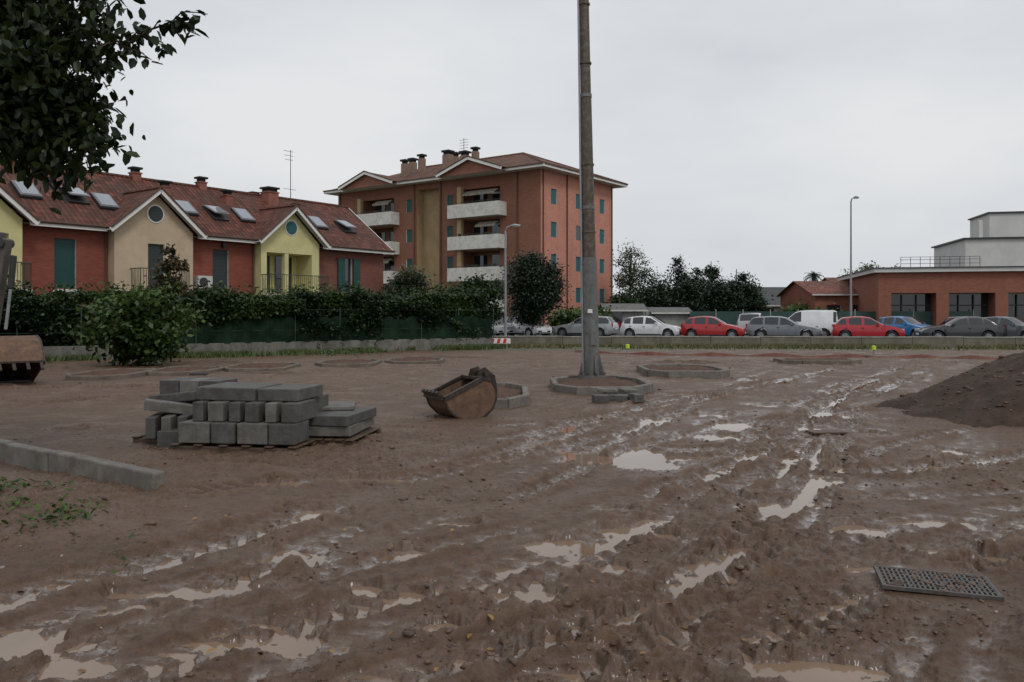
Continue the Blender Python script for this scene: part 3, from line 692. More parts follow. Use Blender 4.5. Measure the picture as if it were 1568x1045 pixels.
    for u,v,w_,wo in ((207,256,.42,3.5),(252,277,.42,2.4),(308,271,.42,3.5),(348,291,.42,2.4),(388,294,.4,4.4),(413,287,.7,3.0),(0,240,.42,3.5),(-60,240,.42,2.4),(452,312,.3,2.0)):
        A2=A-n*wo; t=tline(A2,a,u); p=M(t,wo,0); zt=CH-(v-HV)/F*p.y; w2=w_/2; zb=ze+sl*((wo if wo<=w else 2*w-wo)+ov)-.3
        mb.box(p-a*w2+n*w2+Vector((0,0,zb)),a*w_,-n*w_,Vector((0,0,zt-zb-.3)),cb)
        mb.box(p-a*(w2+.04)+n*(w2+.04)+Vector((0,0,zt-.34)),a*(w_+.08),-n*(w_+.08),Vector((0,0,.06)),cb)
        mb.box(p-a*(w2-.05)+n*(w2-.05)+Vector((0,0,zt-.28)),a*(w_-.1),-n*(w_-.1),Vector((0,0,.16)),black)
        mb.box(p-a*(w2+.05)+n*(w2+.05)+Vector((0,0,zt-.12)),a*(w_+.1),-n*(w_+.1),Vector((0,0,.10)),black)
    wo=3.5; t=tline(A-n*wo,a,445); p=M(t,wo,0); z1=CH-(230-HV)/F*p.y
    mb.tube([p+Vector((0,0,8)),p+Vector((0,0,z1))],[.025,.02],darkm,5)
    for i,l in enumerate((.5,.45,.4)): mb.beam(p-a*l+Vector((0,0,z1-.1-.25*i)),p+a*l*.4+Vector((0,0,z1-.1-.25*i)),.02,.02,darkm)
    mb.beam(p-a*.5+Vector((0,0,9.0)),p+a*.4+Vector((0,0,9.0)),.02,.02,darkm)
    mb.obj('chimneys',e)
terrace()

# ------------------------------------------------------------ road side
asph=mat('asphalt',(0.055,0.055,0.056),0.75,0.25,1.5,0.3)
mb=MB(); mb.poly([(-14,44.5,0.02),(-3,wally(-3)+.3,0.02),(60,wally(60)+.3,0.02),(90,50,.02),(90,58,0.02),(30,59,.02),(8,68,0.02),(-6,70,.02)],asph); mb.obj('road')
e=grp('roadside_low_wall',(0,42.6,0)); mb=MB()
cw=mat('low_wall_concrete',(0.17,0.155,0.12),0.85,0.4,1.0,0.4,dirt=(0.085,0.08,0.05),streak=True)
for i in range(23):
    x0=-2.4+i*2.5; x1=x0+2.48; jz=0.012*math.sin(i*2.3)
    mb.box((x0,wally(x0),-0.1),(2.485,wally(x1)-wally(x0),0),(0,.22,0),(0,0,.56+jz),cw)
    mb.box((x0,wally(x0)-.02,.462+jz),(2.485,wally(x1)-wally(x0),0),(0,.26,0),(0,0,.07),mat('wall_coping',(0.27,0.26,0.22),0.85,0.3,2,0.3,dirt=(.13,.12,.08)))
mb.obj('wall',e,bevel=.012)
# cars -------------------------------------------------------
rubber=mat('tyre',(0.015,0.015,0.016),0.8,0.2,8,0.1); rim=mat('wheel_rim',(0.35,0.36,0.38),0.3,0.15,5,0,0.8); carglass=glassmat('car_glass',(0.012,0.015,0.018),0.04,0.9)
headl=mat('headlight',(0.6,0.62,0.65),0.1,0.1,5,0,0.2); taill=mat('taillight',(0.35,0.01,0.01),0.2,0.1,5,0); platem=mat('number_plate',(0.7,0.7,0.68),0.5,0.05,5,0); blackp=mat('black_plastic',(0.02,0.02,0.021),0.6,0.2,5,0)
PROF={'hatch':(3.95,[(0,.60),(.06,.70),(.35,.82),(.95,.95),(1.15,.99),(1.85,1.40),(2.2,1.46),(2.6,1.47),(3.2,1.42),(3.45,1.37),(3.80,1.02),(3.88,.92),(3.95,.60)],1.15,3.80,(2.2,2.35,3.05,3.2),(.72,3.25)),
'wagon':(4.5,[(0,.58),(.06,.68),(.4,.80),(1.15,.93),(1.35,.97),(2.05,1.38),(2.4,1.45),(3.0,1.47),(3.9,1.42),(4.05,1.38),(4.38,1.0),(4.45,.9),(4.5,.58)],1.35,4.38,(2.4,2.5,3.3,3.42),(.85,3.55)),
'sedan':(4.7,[(0,.56),(.06,.66),(.4,.80),(1.2,.94),(1.4,.98),(2.15,1.38),(2.6,1.46),(3.1,1.46),(3.4,1.42),(4.15,1.05),(4.6,1.0),(4.66,.9),(4.7,.58)],1.4,4.15,(2.5,2.6,3.3,3.42),(.88,3.6)),
'van':(4.3,[(0,.65),(.08,.85),(.4,1.0),(.8,1.10),(.95,1.15),(1.6,1.72),(1.9,1.82),(2.5,1.86),(4.0,1.84),(4.18,1.78),(4.26,1.1),(4.28,.9),(4.3,.6)],.95,4.26,(2.0,2.15,2.16,4.0),(.72,3.4)),
'suv':(4.4,[(0,.65),(.06,.8),(.4,.95),(1.1,1.06),(1.3,1.1),(1.95,1.56),(2.3,1.66),(2.8,1.68),(3.9,1.62),(4.1,1.55),(4.34,1.15),(4.37,1.0),(4.4,.65)],1.3,4.34,(2.3,2.42,3.2,3.32),(.8,3.5))}
def car(u,y,kind,col,rot,name='parked_car',metal=0.2):
    L,T,w0,w1,pil,wh=PROF[kind]; x=(u-CU)/F*y
    e=grp(name,(x,y,0.02),rot)
    pm,nt,b=new_mat('car_paint'); tcx=N(nt,'ShaderNodeTexCoord').outputs['Object']
    c=mixc(nt,mathn(nt,'MULTIPLY',ramp(nt,noise(nt,tcx,2.5,5),.4,.7),.35),col,tuple(q*.6+.02 for q in col)); nt.links.new(c,b.inputs['Base Color'])
    b.inputs['Roughness'].default_value=.28; b.inputs['Metallic'].default_value=metal; b.inputs['Coat Weight'].default_value=.6; b.inputs['Coat Roughness'].default_value=.08
    tx=np.array([p[0] for p in T]); tz=np.array([p[1] for p in T])
    hw=.86 if kind in('hatch','sedan','wagon') else .89; wr=.33
    st=set([round(q,3) for q in np.arange(0,L+.001,.14)]+[p[0] for p in T]+list(pil)+[w1-.28])
    for c_ in wh:
        for q in np.linspace(-1,1,9): st.add(round(c_+q*(wr+.06),3))
    st=sorted(s for s in st if 0<=s<=L); clean=[st[0]]
    for s in st[1:]:
        if s-clean[-1]>.025: clean.append(s)
    clean[-1]=L; st=clean
    mb=MB(); rings=[]
    kp=mb.mi(pm);kg=mb.mi(carglass);kb=mb.mi(blackp)
    for s in st:
        t=float(np.interp(s,tx,tz)); belt_=np.interp(s,[w0,w1],[float(np.interp(w0,tx,tz))-.02,float(np.interp(w1,tx,tz))-.02])
        bz=min(t,belt_) if w0<s<w1 else t
        ed=min(s,L-s); wf=1-.16*max(0,1-ed/.55)**2.2; wd=hw*wf
        zb=.20+.12*max(0,1-ed/.35)
        for c_ in wh:
            dx=abs(s-c_)
            if dx<wr+.06: zb=max(zb,.31+math.sqrt(max(0,(wr+.06)**2-dx*dx)))
        zm=max(min(.58,bz-.08),zb+.03); zm=min(zm,bz-.02); zb=min(zb,zm-.02)
        z2=min(zb+.1,zm-.01)
        wroof=wd*.96-(t-bz)*.36; ins=.09 if t-bz>.02 else .12
        half=[(0,zb),(wd*.9,zb),(wd*.985,z2),(wd,zm),(wd*.965,bz),(wroof,t-.035*(t>bz+.05)),(wroof-ins,t+.012),(0,t+.035)]
        full=half+[(-q[0],q[1]) for q in half[-2:0:-1]]
        rings.append(len(mb.v)); mb.v+=[(L/2-s,q[0],q[1]) for q in full]
    nq=14
    for i in range(len(st)-1):
        sm=(st[i]+st[i+1])/2; slope=abs(np.interp(st[i+1],tx,tz)-np.interp(st[i],tx,tz))/(st[i+1]-st[i])
        gh=w0<sm<w1; t=np.interp(sm,tx,tz)
        for q in range(nq):
            a=rings[i]+q;b2=rings[i]+(q+1)%nq;c2=rings[i+1]+(q+1)%nq;d2=rings[i+1]+q
            k=kp; qq=q if q<7 else 13-q
            if qq==0: k=kb
            if qq==4 and gh and w0+.25<sm<w1-.12:
                pill=(pil[0]<=sm<=pil[1]) or (pil[2]<=sm<=pil[3])
                if not pill: k=kg
            if qq==6 and gh and slope>.33: k=kg
            mb.f.append((a,d2,c2,b2)); mb.m.append(k)
    mb.f.append(tuple(rings[0]+q for q in range(nq))); mb.m.append(kp); mb.f.append(tuple(rings[-1]+q for q in range(nq))); mb.m.append(kp)
    mb.obj('body',e,smooth=32,local=True)
    mb=MB()
    for sg in (-1,1):
        mb.cbox((L/2-.16,sg*.60,.70 if kind!='van' else .85),.16,.30,.13,headl,rot=-sg*.35); mb.cbox((-L/2+.10,sg*.66,.88),.12,.18,.26,taill,rot=sg*.2)
        mb.cbox((L/2-w0-.32,sg*(hw+.07),1.02 if kind!='van' else 1.2),.12,.2,.13,pm)
        for dx in (pil[0]-.35,pil[0]+.55): mb.cbox((L/2-dx-.45,sg*(hw+.005),.80),.16,.02,.03,blackp)
        mb.cbox((0,sg*(hw-.01),.30),L*.42,.03,.08,blackp)
    for dx in (pil[0]-.95,pil[0]+.08,pil[0]+1.0):
        for sg in (-1,1): mb.cbox((L/2-dx,sg*(hw-.004),.62),.012,.012,.5,blackp)
    mb.cbox((L/2-.02,0,.42),.06,1.1,.14,blackp); mb.cbox((L/2+.015,0,.45),.02,.5,.11,platem); mb.cbox((-L/2-.005,0,.62),.02,.5,.11,platem)
    mb.obj('trim',e,bevel=.012,local=True)
    for i,(c_,sg) in enumerate([(c_,sg) for c_ in wh for sg in (-1,1)]):
        mb=MB(); X_=L/2-c_; y0=sg*(hw-.2); y1=sg*(hw-.0)
        mb.tube([(X_,y0,wr-.02),(X_,y0+sg*.02,wr-.02),(X_,y1-sg*.03,wr-.02),(X_,y1,wr-.02)],[wr-.03,wr-.01,wr-.01,wr-.04],rubber,20)
        mb.tube([(X_,y1-.01*sg,wr-.02),(X_,y1+sg*.008,wr-.02)],[.2,.19],rim,12)
        for k in range(5):
            a_=k*1.2566; mb.cbox((X_+.12*math.cos(a_+.63),y1+sg*.01,wr-.02+.12*math.sin(a_+.63)),.05,.01,.05,blackp)
        mb.obj('wheel_%d'%(i+1),e,smooth=40,local=True)
    return e
ang=-0.42
car(758,59,'hatch',(.45,.46,.47),-1.15); car(804,58,'hatch',(.68,.69,.70),-.85)
car(896,57.5,'wagon',(.35,.37,.38),math.pi+ang); car(998,54.6,'hatch',(.70,.71,.72),ang); car(1093,53.0,'hatch',(.42,.015,.02),ang)
car(1152,57,'suv',(.42,.43,.44),1.2); car(1200,52.0,'wagon',(.17,.185,.20),ang); car(1232,55.5,'van',(.72,.73,.73),math.pi+ang)
car(1328,49.5,'hatch',(.42,.012,.02),ang+.1); car(1388,52.5,'hatch',(.03,.18,.42),-1.1); car(1470,49.0,'sedan',(.035,.04,.045),math.pi+ang+.25); car(1548,48.5,'hatch',(.10,.11,.12),-1.0); car(1500,52.5,'wagon',(.06,.065,.07),ang)

# right building ------------------------------------------------
def box_building():
    e=grp('brick_commercial_building',(27,62,0)); br=brickmat('orange_brick',(0.27,0.105,0.07),(0.22,.11,.08))
    wh=mat('light_grey_render',(0.56,0.56,0.54),0.8,0.08,0.5,0.1,dirt=(0.48,0.47,0.44))
    a=Vector((0.97,-0.22,0)).normalized(); n=Vector((a.y,-a.x,0))
    O=Vector(((1345-CU)/F*62,62,0)); mb=MB(); L=30
    ops=[]; t=.9
    while t<L-3.3: ops.append((t,t+3.1,-0.05,3.2,1.6,glass,br)); t+=3.95
    wallp(mb,O,a,n,L,-.1,4.75,ops,br)
    mb.poly([O,O-n*16,O-n*16+Vector((0,0,4.75)),O+Vector((0,0,4.75))],br)
    mb.obj('walls',e)
    mb=MB(); mb.box(O-a*.35+n*.35+Vector((0,0,4.75)),a*(L+.7),-n*16.7,Vector((0,0,.30)),wh)
    mb.box(O-a*.45+n*.45+Vector((0,0,5.05)),a*(L+.9),-n*16.9,Vector((0,0,.06)),darkm); mb.obj('roof_slab',e)
    mb=MB()
    B=Vector(((1478-CU)/F*66,66,0))
    mb.box(B+Vector((0,0,5)),a*22,-n*9,Vector((0,0,2.6)),wh); mb.box(B-a*.2+n*.2+Vector((0,0,7.6)),a*22.4,-n*9.4,Vector((0,0,.12)),darkm)
    D=Vector(((1515-CU)/F*68,68,0)); mb.box(D+Vector((0,0,7.7)),a*16,-n*5,Vector((0,0,2.2)),wh); mb.box(D-a*.15+n*.15+Vector((0,0,9.9)),a*16.3,-n*5.3,Vector((0,0,.12)),darkm)
    p=Vector(((1502-CU)/F*66.5,66.5,0)); mb.box(p+Vector((-.15,0,7.7)),(.3,0,0),(0,.3,0),(0,0,1.5),wh)
    mb.obj('upper_volumes',e)
    mb=MB()
    for z in (5.5,5.8,6.0): mb.beam(O+a*2-n*2+Vector((0,0,z)),O+a*7.5-n*2+Vector((0,0,z)),.03,.03,darkm)
    for i in range(9): q=O+a*(2+i*.69)-n*2; mb.beam(q+Vector((0,0,5)),q+Vector((0,0,6)),.03,.03,darkm)
    for tt in [.9+3.95*i for i in range(7)]:
        for k in range(1,3): mb.beam(O+a*(tt+k*1.03)-n*1.5,O+a*(tt+k*1.03)-n*1.5+Vector((0,0,3.1)),.08,.08,darkm)
        mb.beam(O+a*tt-n*1.5+Vector((0,0,2.3)),O+a*(tt+3.1)-n*1.5+Vector((0,0,2.3)),.08,.08,darkm)
    mb.obj('railings_and_frames',e)
box_building()
def gabled(name,u0,u1,y,ztop,zeave,depth,wm,rm,zb=-.1,wins=()):
    x0=(u0-CU)/F*y; x1=(u1-CU)/F*y; e=grp(name,(x0,y,0)); mb=MB(); L=x1-x0
    wallp(mb,(x0,y),(1,0),(0,-1),L,zb,zeave,[(w0,w0+ww,za,zb2,.12,glass,white) for (w0,ww,za,zb2) in wins],wm)
    for xx in (x0,x1): mb.poly([(xx,y,zb),(xx,y+depth,zb),(xx,y+depth,zeave),(xx,y+depth/2,ztop-.05),(xx,y,zeave)],wm)
    wallp(mb,(x0,y+depth),(1,0),(0,1),L,zb,zeave,[],wm); mb.obj('walls',e)
    mb=MB(); o=.35
    for sg,yy0 in ((1,y-o),(-1,y+depth+o)):
        mb.poly([(x0-o,yy0,zeave-.12),(x1+o,yy0,zeave-.12),(x1+o,y+depth/2,ztop),(x0-o,y+depth/2,ztop)],rm)
    mb.beam((x0-o,y-o,zeave-.14),(x1+o,y-o,zeave-.14),.08,.12,white); mb.obj('roof',e); return e
tileR=tilemat('roof_tiles_far',(0.26,0.10,0.07)); greyroof=mat('grey_roof',(0.06,0.062,0.065),0.8,0.2,1,0.1)
greyw=mat('grey_panel',(0.27,0.27,0.25),0.8,0.2,1,0.1,dirt=(0.15,0.15,0.13),streak=True)
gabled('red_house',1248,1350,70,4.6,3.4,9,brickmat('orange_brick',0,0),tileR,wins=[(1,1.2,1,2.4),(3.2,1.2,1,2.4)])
gabled('grey_warehouse',1140,1262,84,4.55,2.6,12,mat('pale_render',(0.3,0.3,.29),.8,.1,1,0),greyroof,wins=[(1.5,1.5,.8,2.2),(5,1.5,.8,2.2)])
gabled('far_house',1290,1350,95,6.0,4.6,9,mat('pink_render',(0.45,0.3,0.25),.8,.1,1,0),tileR)
shr=mat('shed_roof',(0.15,0.15,0.15),0.8,.2,2,.1,dirt=(.10,.09,.08),spec=.2)
gabled('storage_shed',930,985,66,2.5,2.05,4,greyw,shr,wins=[(.4,.8,.3,1.8)])
gabled('storage_shed',1003,1055,67,2.2,1.85,4,greyw,shr)
e=grp('green_panel_fence',(14,66,0)); mb=MB(); gp1=mat('green_panel',(0.022,0.06,0.048),0.6,0.25,1.5,0.1)
xa,xb=14.2,34
while xa<xb:
    yy0=66-(xa-14)*.22; mb.box((xa,yy0,0.1),(1.9,-.42,0),(0,.04,0),(0,0,1.75),gp1); mb.box((xa+1.93,yy0-.44,0),(.08,0,0),(0,.08,0),(0,0,2.0),greyw); xa+=2.02
mb.obj('panels',e)
e=grp('panel_wall',(6,62,0)); mb=MB()
for i in range(5): mb.box((5.2+i*1.9,68-.2*i,0),(1.85,-.2,0),(0,.1,0),(0,0,1.9+.05*(i%2)),greyw)
mb.obj('panels',e)
# ------------------------------------------------------------ lamps and masts
galv=mat('galvanised_steel',(0.28,0.29,0.30),0.5,0.2,4,0.1,0.4)
def lamp(name,u,y,vtop,arm):
    x=(u-CU)/F*y; zt=CH-(vtop-HV)/F*y; e=grp(name,(x,y,0)); mb=MB()
    mb.tube([(x,y,0),(x,y,1),(x,y,zt-.3),(x+arm*.1,y,zt-.08),(x+arm*.4,y,zt)],[.09,.075,.05,.045,.035],galv,8)
    mb.tube([(x,y,0),(x,y,.12)],[.16,.16],galv,8); mb.obj('pole',e,smooth=40); mb=MB()
    mb.tube([(x+arm*.35,y,zt),(x+arm*.6,y,zt+.03),(x+arm,y,zt+.01)],[.05,.09,.05],galv,8); mb.cbox((x+arm*.68,y,zt-.04),arm*.5,.16,.04,galv); mb.obj('lamp_head',e,bevel=.01)
lamp('street_lamp',1303,52,303,.5); lamp('street_lamp',774,46.5,346,.85)
def mast():
    x,y=(906-CU)/F*19.6,19.6; e=grp('light_mast',(x,y,0.1)); mb=MB()
    st=mat('mast_grey',(0.16,0.165,0.165),0.5,0.35,5,0.3,0.3,dirt=(0.09,0.075,0.06),streak=True)
    rust=mat('mast_rust',(0.085,0.06,0.042),0.55,0.4,5,0.3,0.2,dirt=(0.17,0.15,0.13),streak=True)
    X=lambda z: x-0.02*z
    segs=[(0.1,.20,2.9,.178,st),(2.9,.160,6.85,.130,rust),(6.85,.123,10.5,.11,rust),(10.5,.105,14,.09,st)]
    for z0,r0,z1,r1,m_ in segs: mb.tube([(X(z0),y,z0),(X(z1),y,z1)],[r0,r1],m_,20)
    for z,r in ((2.9,.185),(2.98,.17),(4.2,.162),(6.85,.142),(10.5,.12)): mb.tube([(X(z),y,z-.04),(X(z),y,z+.04)],[r,r],st,20)
    mb.tube([(x,y,.1),(x,y,.24)],[.34,.34],st,20)
    for k in range(8):
        a=k*math.pi/4+.2; d=Vector((math.cos(a),math.sin(a),0)); mb.poly([Vector((x,y,.24))+d*.18,Vector((x,y,.24))+d*.33,Vector((x,y,.75))+d*.19],st)
        mb.tube([Vector((x,y,.24))+d*.29+Vector((.03,0,0)),Vector((x,y,.3))+d*.29+Vector((.03,0,0))],[.02,.02],rust,6)
    mb.tube([(X(.2)-.2,y-.05,.2),(X(3)-.185,y-.05,3.0),(X(9)-.14,y-.05,9),(X(13)-.12,y-.05,13)],[.025]*4,galv,6)
    for z in (1.5,3.6,5.2,7.6,9.0): mb.tube([(X(z),y,z),(X(z),y,z+.04)],[.19-.0062*z+.006]*2,rust,16)
    mb.cbox((X(1.95)-.02,y-.21,1.75),.11,.02,.09,platem); mb.cbox((X(1.95)+.06,y-.19,1.1),.14,.05,.3,st)
    mb.cbox((X(14),y,14),2.2,.1,.1,st)
    for i in range(4): mb.cbox((X(14)-.9+i*.6,y-.15,14.25),.4,.25,.35,headl)
    mb.obj('pole',e,smooth=40)
mast()
# ------------------------------------------------------------ kerb planters
kc=mat('kerb_concrete',(0.165,0.155,0.135),0.75,0.35,4,0.5,dirt=(0.10,0.068,0.048)); 
kcm=mat('kerb_concrete_muddy',(0.15,0.125,0.10),0.8,0.35,2.5,0.5,dirt=(0.11,0.075,0.052)); 
soil=mat('planter_soil',(0.095,0.048,0.032),0.95,0.45,6,1.2)
def planter(u0,u1,vf,vb,H_=.19,mt=None,nm='concrete_planter_kerb'):
    mt=mt or kc
    d0=CH*F/(vf-HV); d1=(CH-H_)*F/(vb-HV); dc=(d0+d1)/2; cx=((u0+u1)/2-CU)/F*dc; hx=(u1-u0)/2/F*dc; hy=(d1-d0)/2
    e=grp(nm,(cx,dc,0)); mb=MB(); rs=random.Random(u0)
    pts=[(-1,-.55),(-.6,-1),(.6,-1),(1,-.55),(1,.55),(.6,1),(-.6,1),(-1,.55)]
    pts=[Vector((cx+p[0]*hx,dc+p[1]*hy,0)) for p in pts]; c=Vector((cx,dc,0))
    for i in range(8):
        p,q=pts[i],pts[(i+1)%8]; L=(q-p).length; k=max(1,int(L/1.0))
        for j in range(k):
            a_=p.lerp(q,j/k); b_=p.lerp(q,(j+1)/k); d=(b_-a_); nn=Vector((-d.y,d.x,0)).normalized()*.12
            if (a_+nn-c).length>(a_-c).length: nn=-nn
            z=rs.uniform(-.015,.015); mb.box(a_+d*.012+Vector((rs.uniform(-.02,.02),rs.uniform(-.02,.02),-.06+z)),d*.976,nn,Vector((0,0,H_+.06)),mt)
    mb.obj('kerb_stones',e,bevel=.015)
    n_=40; xs=np.linspace(-1,1,n_); XX,YY=np.meshgrid(xs,xs); r=np.maximum(np.abs(XX),np.abs(YY)); rr=np.sqrt(XX**2+YY**2)+1e-6
    gx=cx+XX*(hx-.1)*np.minimum(1,1.12*r/rr); gy=dc+YY*(hy-.1)*np.minimum(1,1.12*r/rr)
    gz=H_*.5+.09*(1-r**2)+.09*fbm(gx,gy,2.5,4,int(u0),.6); V=np.stack([gx,gy,gz],-1).reshape(-1,3)
    id_=np.arange(n_*n_).reshape(n_,n_); Fa=np.stack([id_[:-1,:-1],id_[:-1,1:],id_[1:,1:],id_[1:,:-1]],-1).reshape(-1,4)
    V=V-np.array([cx,dc,0]); fastmesh('soil',V,Fa,[soil],parent=e,smooth=True)
for p in ((845,990,606,575),(982,1105,580,557),(665,808,627,586),(125,222,584,564,.14,kcm),(240,330,577,560,.13,kcm),(355,450,571,555,.13,kcm),(490,580,564,550,.13,kcm),(592,680,559,547,.13,kcm),(1190,1310,559,548,.14,kcm)): planter(*p)
# ------------------------------------------------------------ loose blocks
bc=mat('block_concrete',(0.085,0.084,0.078),0.65,0.4,4,0.6,dirt=(0.05,0.04,0.032)); bc2=mat('block_concrete_light',(0.145,0.14,0.126),0.7,0.35,4,0.6,dirt=(0.075,0.062,0.05)); wood=mat('wet_wood',(0.085,0.052,0.032),0.6,0.4,8,0.4)
def stack():
    e=grp('concrete_block_stack',(-3.5,10.8,0)); mb=MB(); rs=random.Random(3); DX=-.22
    def B(x,y,z,sx,sy,sz,m_=bc,rot=0.0,tilt=0):
        if m_ is not wood and z>.05: z+=.05
        mb.cbox((x+DX,y,z+sz/2),sx,sy,sz,m_,rot+rs.uniform(-.03,.03),tilt+rs.uniform(-.01,.01))
    r0=-.16
    def pallet(x,y,w,d):
        c,s_=math.cos(r0),math.sin(r0)
        for k in range(3):
            o=(k-1)*(d/2-.05); B(x-s_*o,y+c*o,-.03,w,.10,.11,wood,r0)
        for k in range(6):
            o=-w/2+.06+k*(w-.12)/5; B(x+c*o,y+s_*o,.085,.11,d+.06,.022,wood,r0)
    pallet(-3.05,10.55,1.62,1.15); pallet(-4.15,11.2,.95,1.1); pallet(-2.08,11.05,.78,1.15)
    for i,(w_,h_) in enumerate(((.40,.25),(.30,.25),(.38,.25),(.33,.25))): B(-3.62+i*.37,10.28-i*.05,.07,w_,.46,h_,(bc2,bc,bc2,bc)[i],r0)
    for i in range(6): B(-3.60+i*.235,10.42-i*.035,.325,(.14,.20,.14,.18,.14,.2)[i],.56,.235,(bc,bc2,bc,bc,bc2,bc)[i],r0+.01)
    for i in range(4): B(-3.6+i*.37,10.98,.07,.36,.58,.49,bc,r0)
    B(-3.28,10.66,.565,.78,.80,.16,bc,r0); B(-2.60,10.56,.565,.54,.76,.15,bc,r0-.01)
    for i in range(3):
        for j in range(3): B(-4.42+i*.29,11.55-.05*i,.07+j*.225,.28,.55,.215,bc2 if (i+j)%2 else bc,r0)
    for i in range(4): B(-4.40+i*.19,10.85+.05*i,.07,.12,.95,.27,(bc,bc2)[i%2],.30+r0)
    B(-4.15,10.8,.35,.80,.26,.13,bc2,.42,.18); B(-4.28,11.1,.46,.7,.24,.12,bc,-.25,-.12); B(-4.0,10.45,.03,.42,.28,.2,bc,r0+.2)
    B(-2.10,11.1,.08,.66,1.15,.13,bc2,r0+.05); B(-2.08,11.05,.215,.64,1.1,.13,bc,r0-.03); B(-2.2,11.4,.35,.5,.7,.05,bc2,r0+.3)
    mb.obj('blocks',e,bevel=.014,segs=2)
stack()
e=grp('concrete_block_pile',(1.95,15.7,0)); mb=MB()
for (u,v,sx,sy,sz,z,r) in ((920,617,.30,.28,.15,0,.1),(948,614,.36,.3,.12,0,-.25),(974,616,.2,.3,.16,0,.3),(930,612,.40,.3,.07,.15,-.1),(962,610,.3,.28,.06,.13,.35),(945,606,.5,.3,.14,0,0)):
    x_,y_=gp(u,v); mb.cbox((x_,y_,z+sz/2),sx,sy,sz,bc2 if z else bc,r,.03)
mb.obj('blocks',e,bevel=.012)
e=grp('concrete_kerb',(-3.3,7.7,0)); mb=MB(); p1=Vector((-3.26,7.50,0)); d=(Vector((-6.1,9.55,0))-p1).normalized(); nn=Vector((d.y,-d.x,0))
for i in range(6):
    o=p1+d*(i*1.0+.006); z=.010*math.sin(i*3); mb.box(o+nn*.012*math.sin(i*2.)+Vector((0,0,-.1+z)),d*.986,nn*.13,Vector((0,0,.35)),kc)
mb.obj('kerb_stones',e,bevel=.018,segs=2)
e=grp('wooden_board',(0,0,0)); mb=MB(); x_,y_=gp(1265,664); mb.cbox((x_,y_,.02),.5,.26,.03,wood,.1); x_,y_=gp(290,576); mb.cbox((x_,y_,.05),.9,.25,.05,darkm,.2); x_,y_=gp(505,632); mb.cbox((x_,y_,.03),.5,.3,.05,bc,.2); mb.obj('board',e,bevel=.006)
def grate():
    x0,y0=GX,GY
    e=grp('drain_grate',(x0,y0,.026)); mb=MB(); m_=mat('grate_metal',(0.10,0.095,0.09),0.5,0.4,12,0.3,0.2,dirt=(0.10,0.065,0.043))
    e.rotation_euler=(.02,.02,-.28); w,dp=.62,.36
    for i in range(23): mb.cbox((-w/2+w*i/22,0,0),.012,dp,.018,m_)
    for j in range(7): mb.cbox((0,-dp/2+dp*j/6,.001),w+.012,.012,.016,m_)
    for j in (-1,1): mb.cbox((0,j*(dp/2+.012),0),w+.04,.014,.022,m_); mb.cbox((j*(w/2+.012),0,0),.014,dp+.04,.022,m_)
    mb.poly([(-w/2,-dp/2,-.004),(w/2,-dp/2,-.004),(w/2,dp/2,-.004),(-w/2,dp/2,-.004)],mat('grate_mud',(0.10,0.062,0.040),.5,.4,10,.5))
    mb.obj('bars',e,local=True)
    n=160; a=rng.uniform(-w/2,w/2,n); b=rng.uniform(-dp/2,dp/2,n); k=fbm(a,b,6,2,4)>-.1; sz=np.exp(rng.normal(-4.4,.45,n)).clip(.005,.035)
    scatter_stones('mud_lumps',a[k],b[k],.006+0*a[k],sz[k],[cm],parent=e,flat=.35)
grate()
# ------------------------------------------------------------ buckets and excavator
steel=mat('bucket_steel',(0.045,0.038,0.034),0.5,0.4,7,0.4,0.4,dirt=(0.12,0.07,0.045)); rustt=mat('bucket_rust',(0.15,0.085,0.05),0.7,0.4,6,0.4,0.1,dirt=(0.06,0.042,0.032))
def bucket(mb,O,rot,sc,width,tilt=0,mside=None,teeth=True,back=None):
    R=Matrix.Rotation(rot,3,'Z')@Matrix.Rotation(tilt,3,'Y'); mside=mside or rustt
    pr=[(-.62,.50),(-.56,.30),(-.42,.13),(-.22,.03),(0,0),(.2,.03),(.38,.14),(.48,.32),(.50,.5),(.42,.66),(.22,.74)]
    W=lambda p,yy: Vector(O)+R@Vector((p[0]*sc,yy,p[1]*sc))
    inn=[(p[0]*.93,p[1]*.93+.03) for p in pr]
    for i in range(len(pr)-1):
        mb.poly([W(pr[i],-width/2),W(pr[i+1],-width/2),W(pr[i+1],width/2),W(pr[i],width/2)],back or (steel if i>4 else mside))
        mb.poly([W(inn[i],-width/2+.02),W(inn[i],width/2-.02),W(inn[i+1],width/2-.02),W(inn[i+1],-width/2+.02)],steel)
    for yy in (-width/2,width/2):
        for o in (0,.025 if yy<0 else -.025):
            mb.poly([W(p,yy+o) for p in pr],mside)
        for i in range(len(pr)-1): mb.beam(W(pr[i],yy),W(pr[i+1],yy),.03,.03,steel)
        mb.beam(W(pr[0],yy),W(pr[-1],yy),.05,.07,steel)
    mb.beam(W(pr[0],-width/2),W(pr[0],width/2),.1,.04,steel); mb.beam(W(pr[-1],-width/2),W(pr[-1],width/2),.1,.05,steel)
    if teeth:
        for k in range(5):
            yy=-width/2+.08+k*(width-.16)/4; mb.beam(W(pr[0],yy),W((pr[0][0]-.10,pr[0][1]+.14),yy),.07,.045,steel)
    for yy in (-.13,.13):
        for o in (-.02,.02): mb.poly([W((.46,.3),yy+o),W((.62,.5),yy+o),W((.60,.74),yy+o),W((.44,.90),yy+o),W((.28,.88),yy+o),W((.2,.72),yy+o)],steel)
        mb.beam(W((.62,.5),yy),W((.60,.74),yy),.045,.03,steel); mb.beam(W((.44,.9),yy),W((.28,.88),yy),.045,.03,steel)
    for p in ((.40,.80),(.53,.52)): mb.tube([W(p,-.2),W(p,.2)],[.045*sc,.045*sc],steel,10)
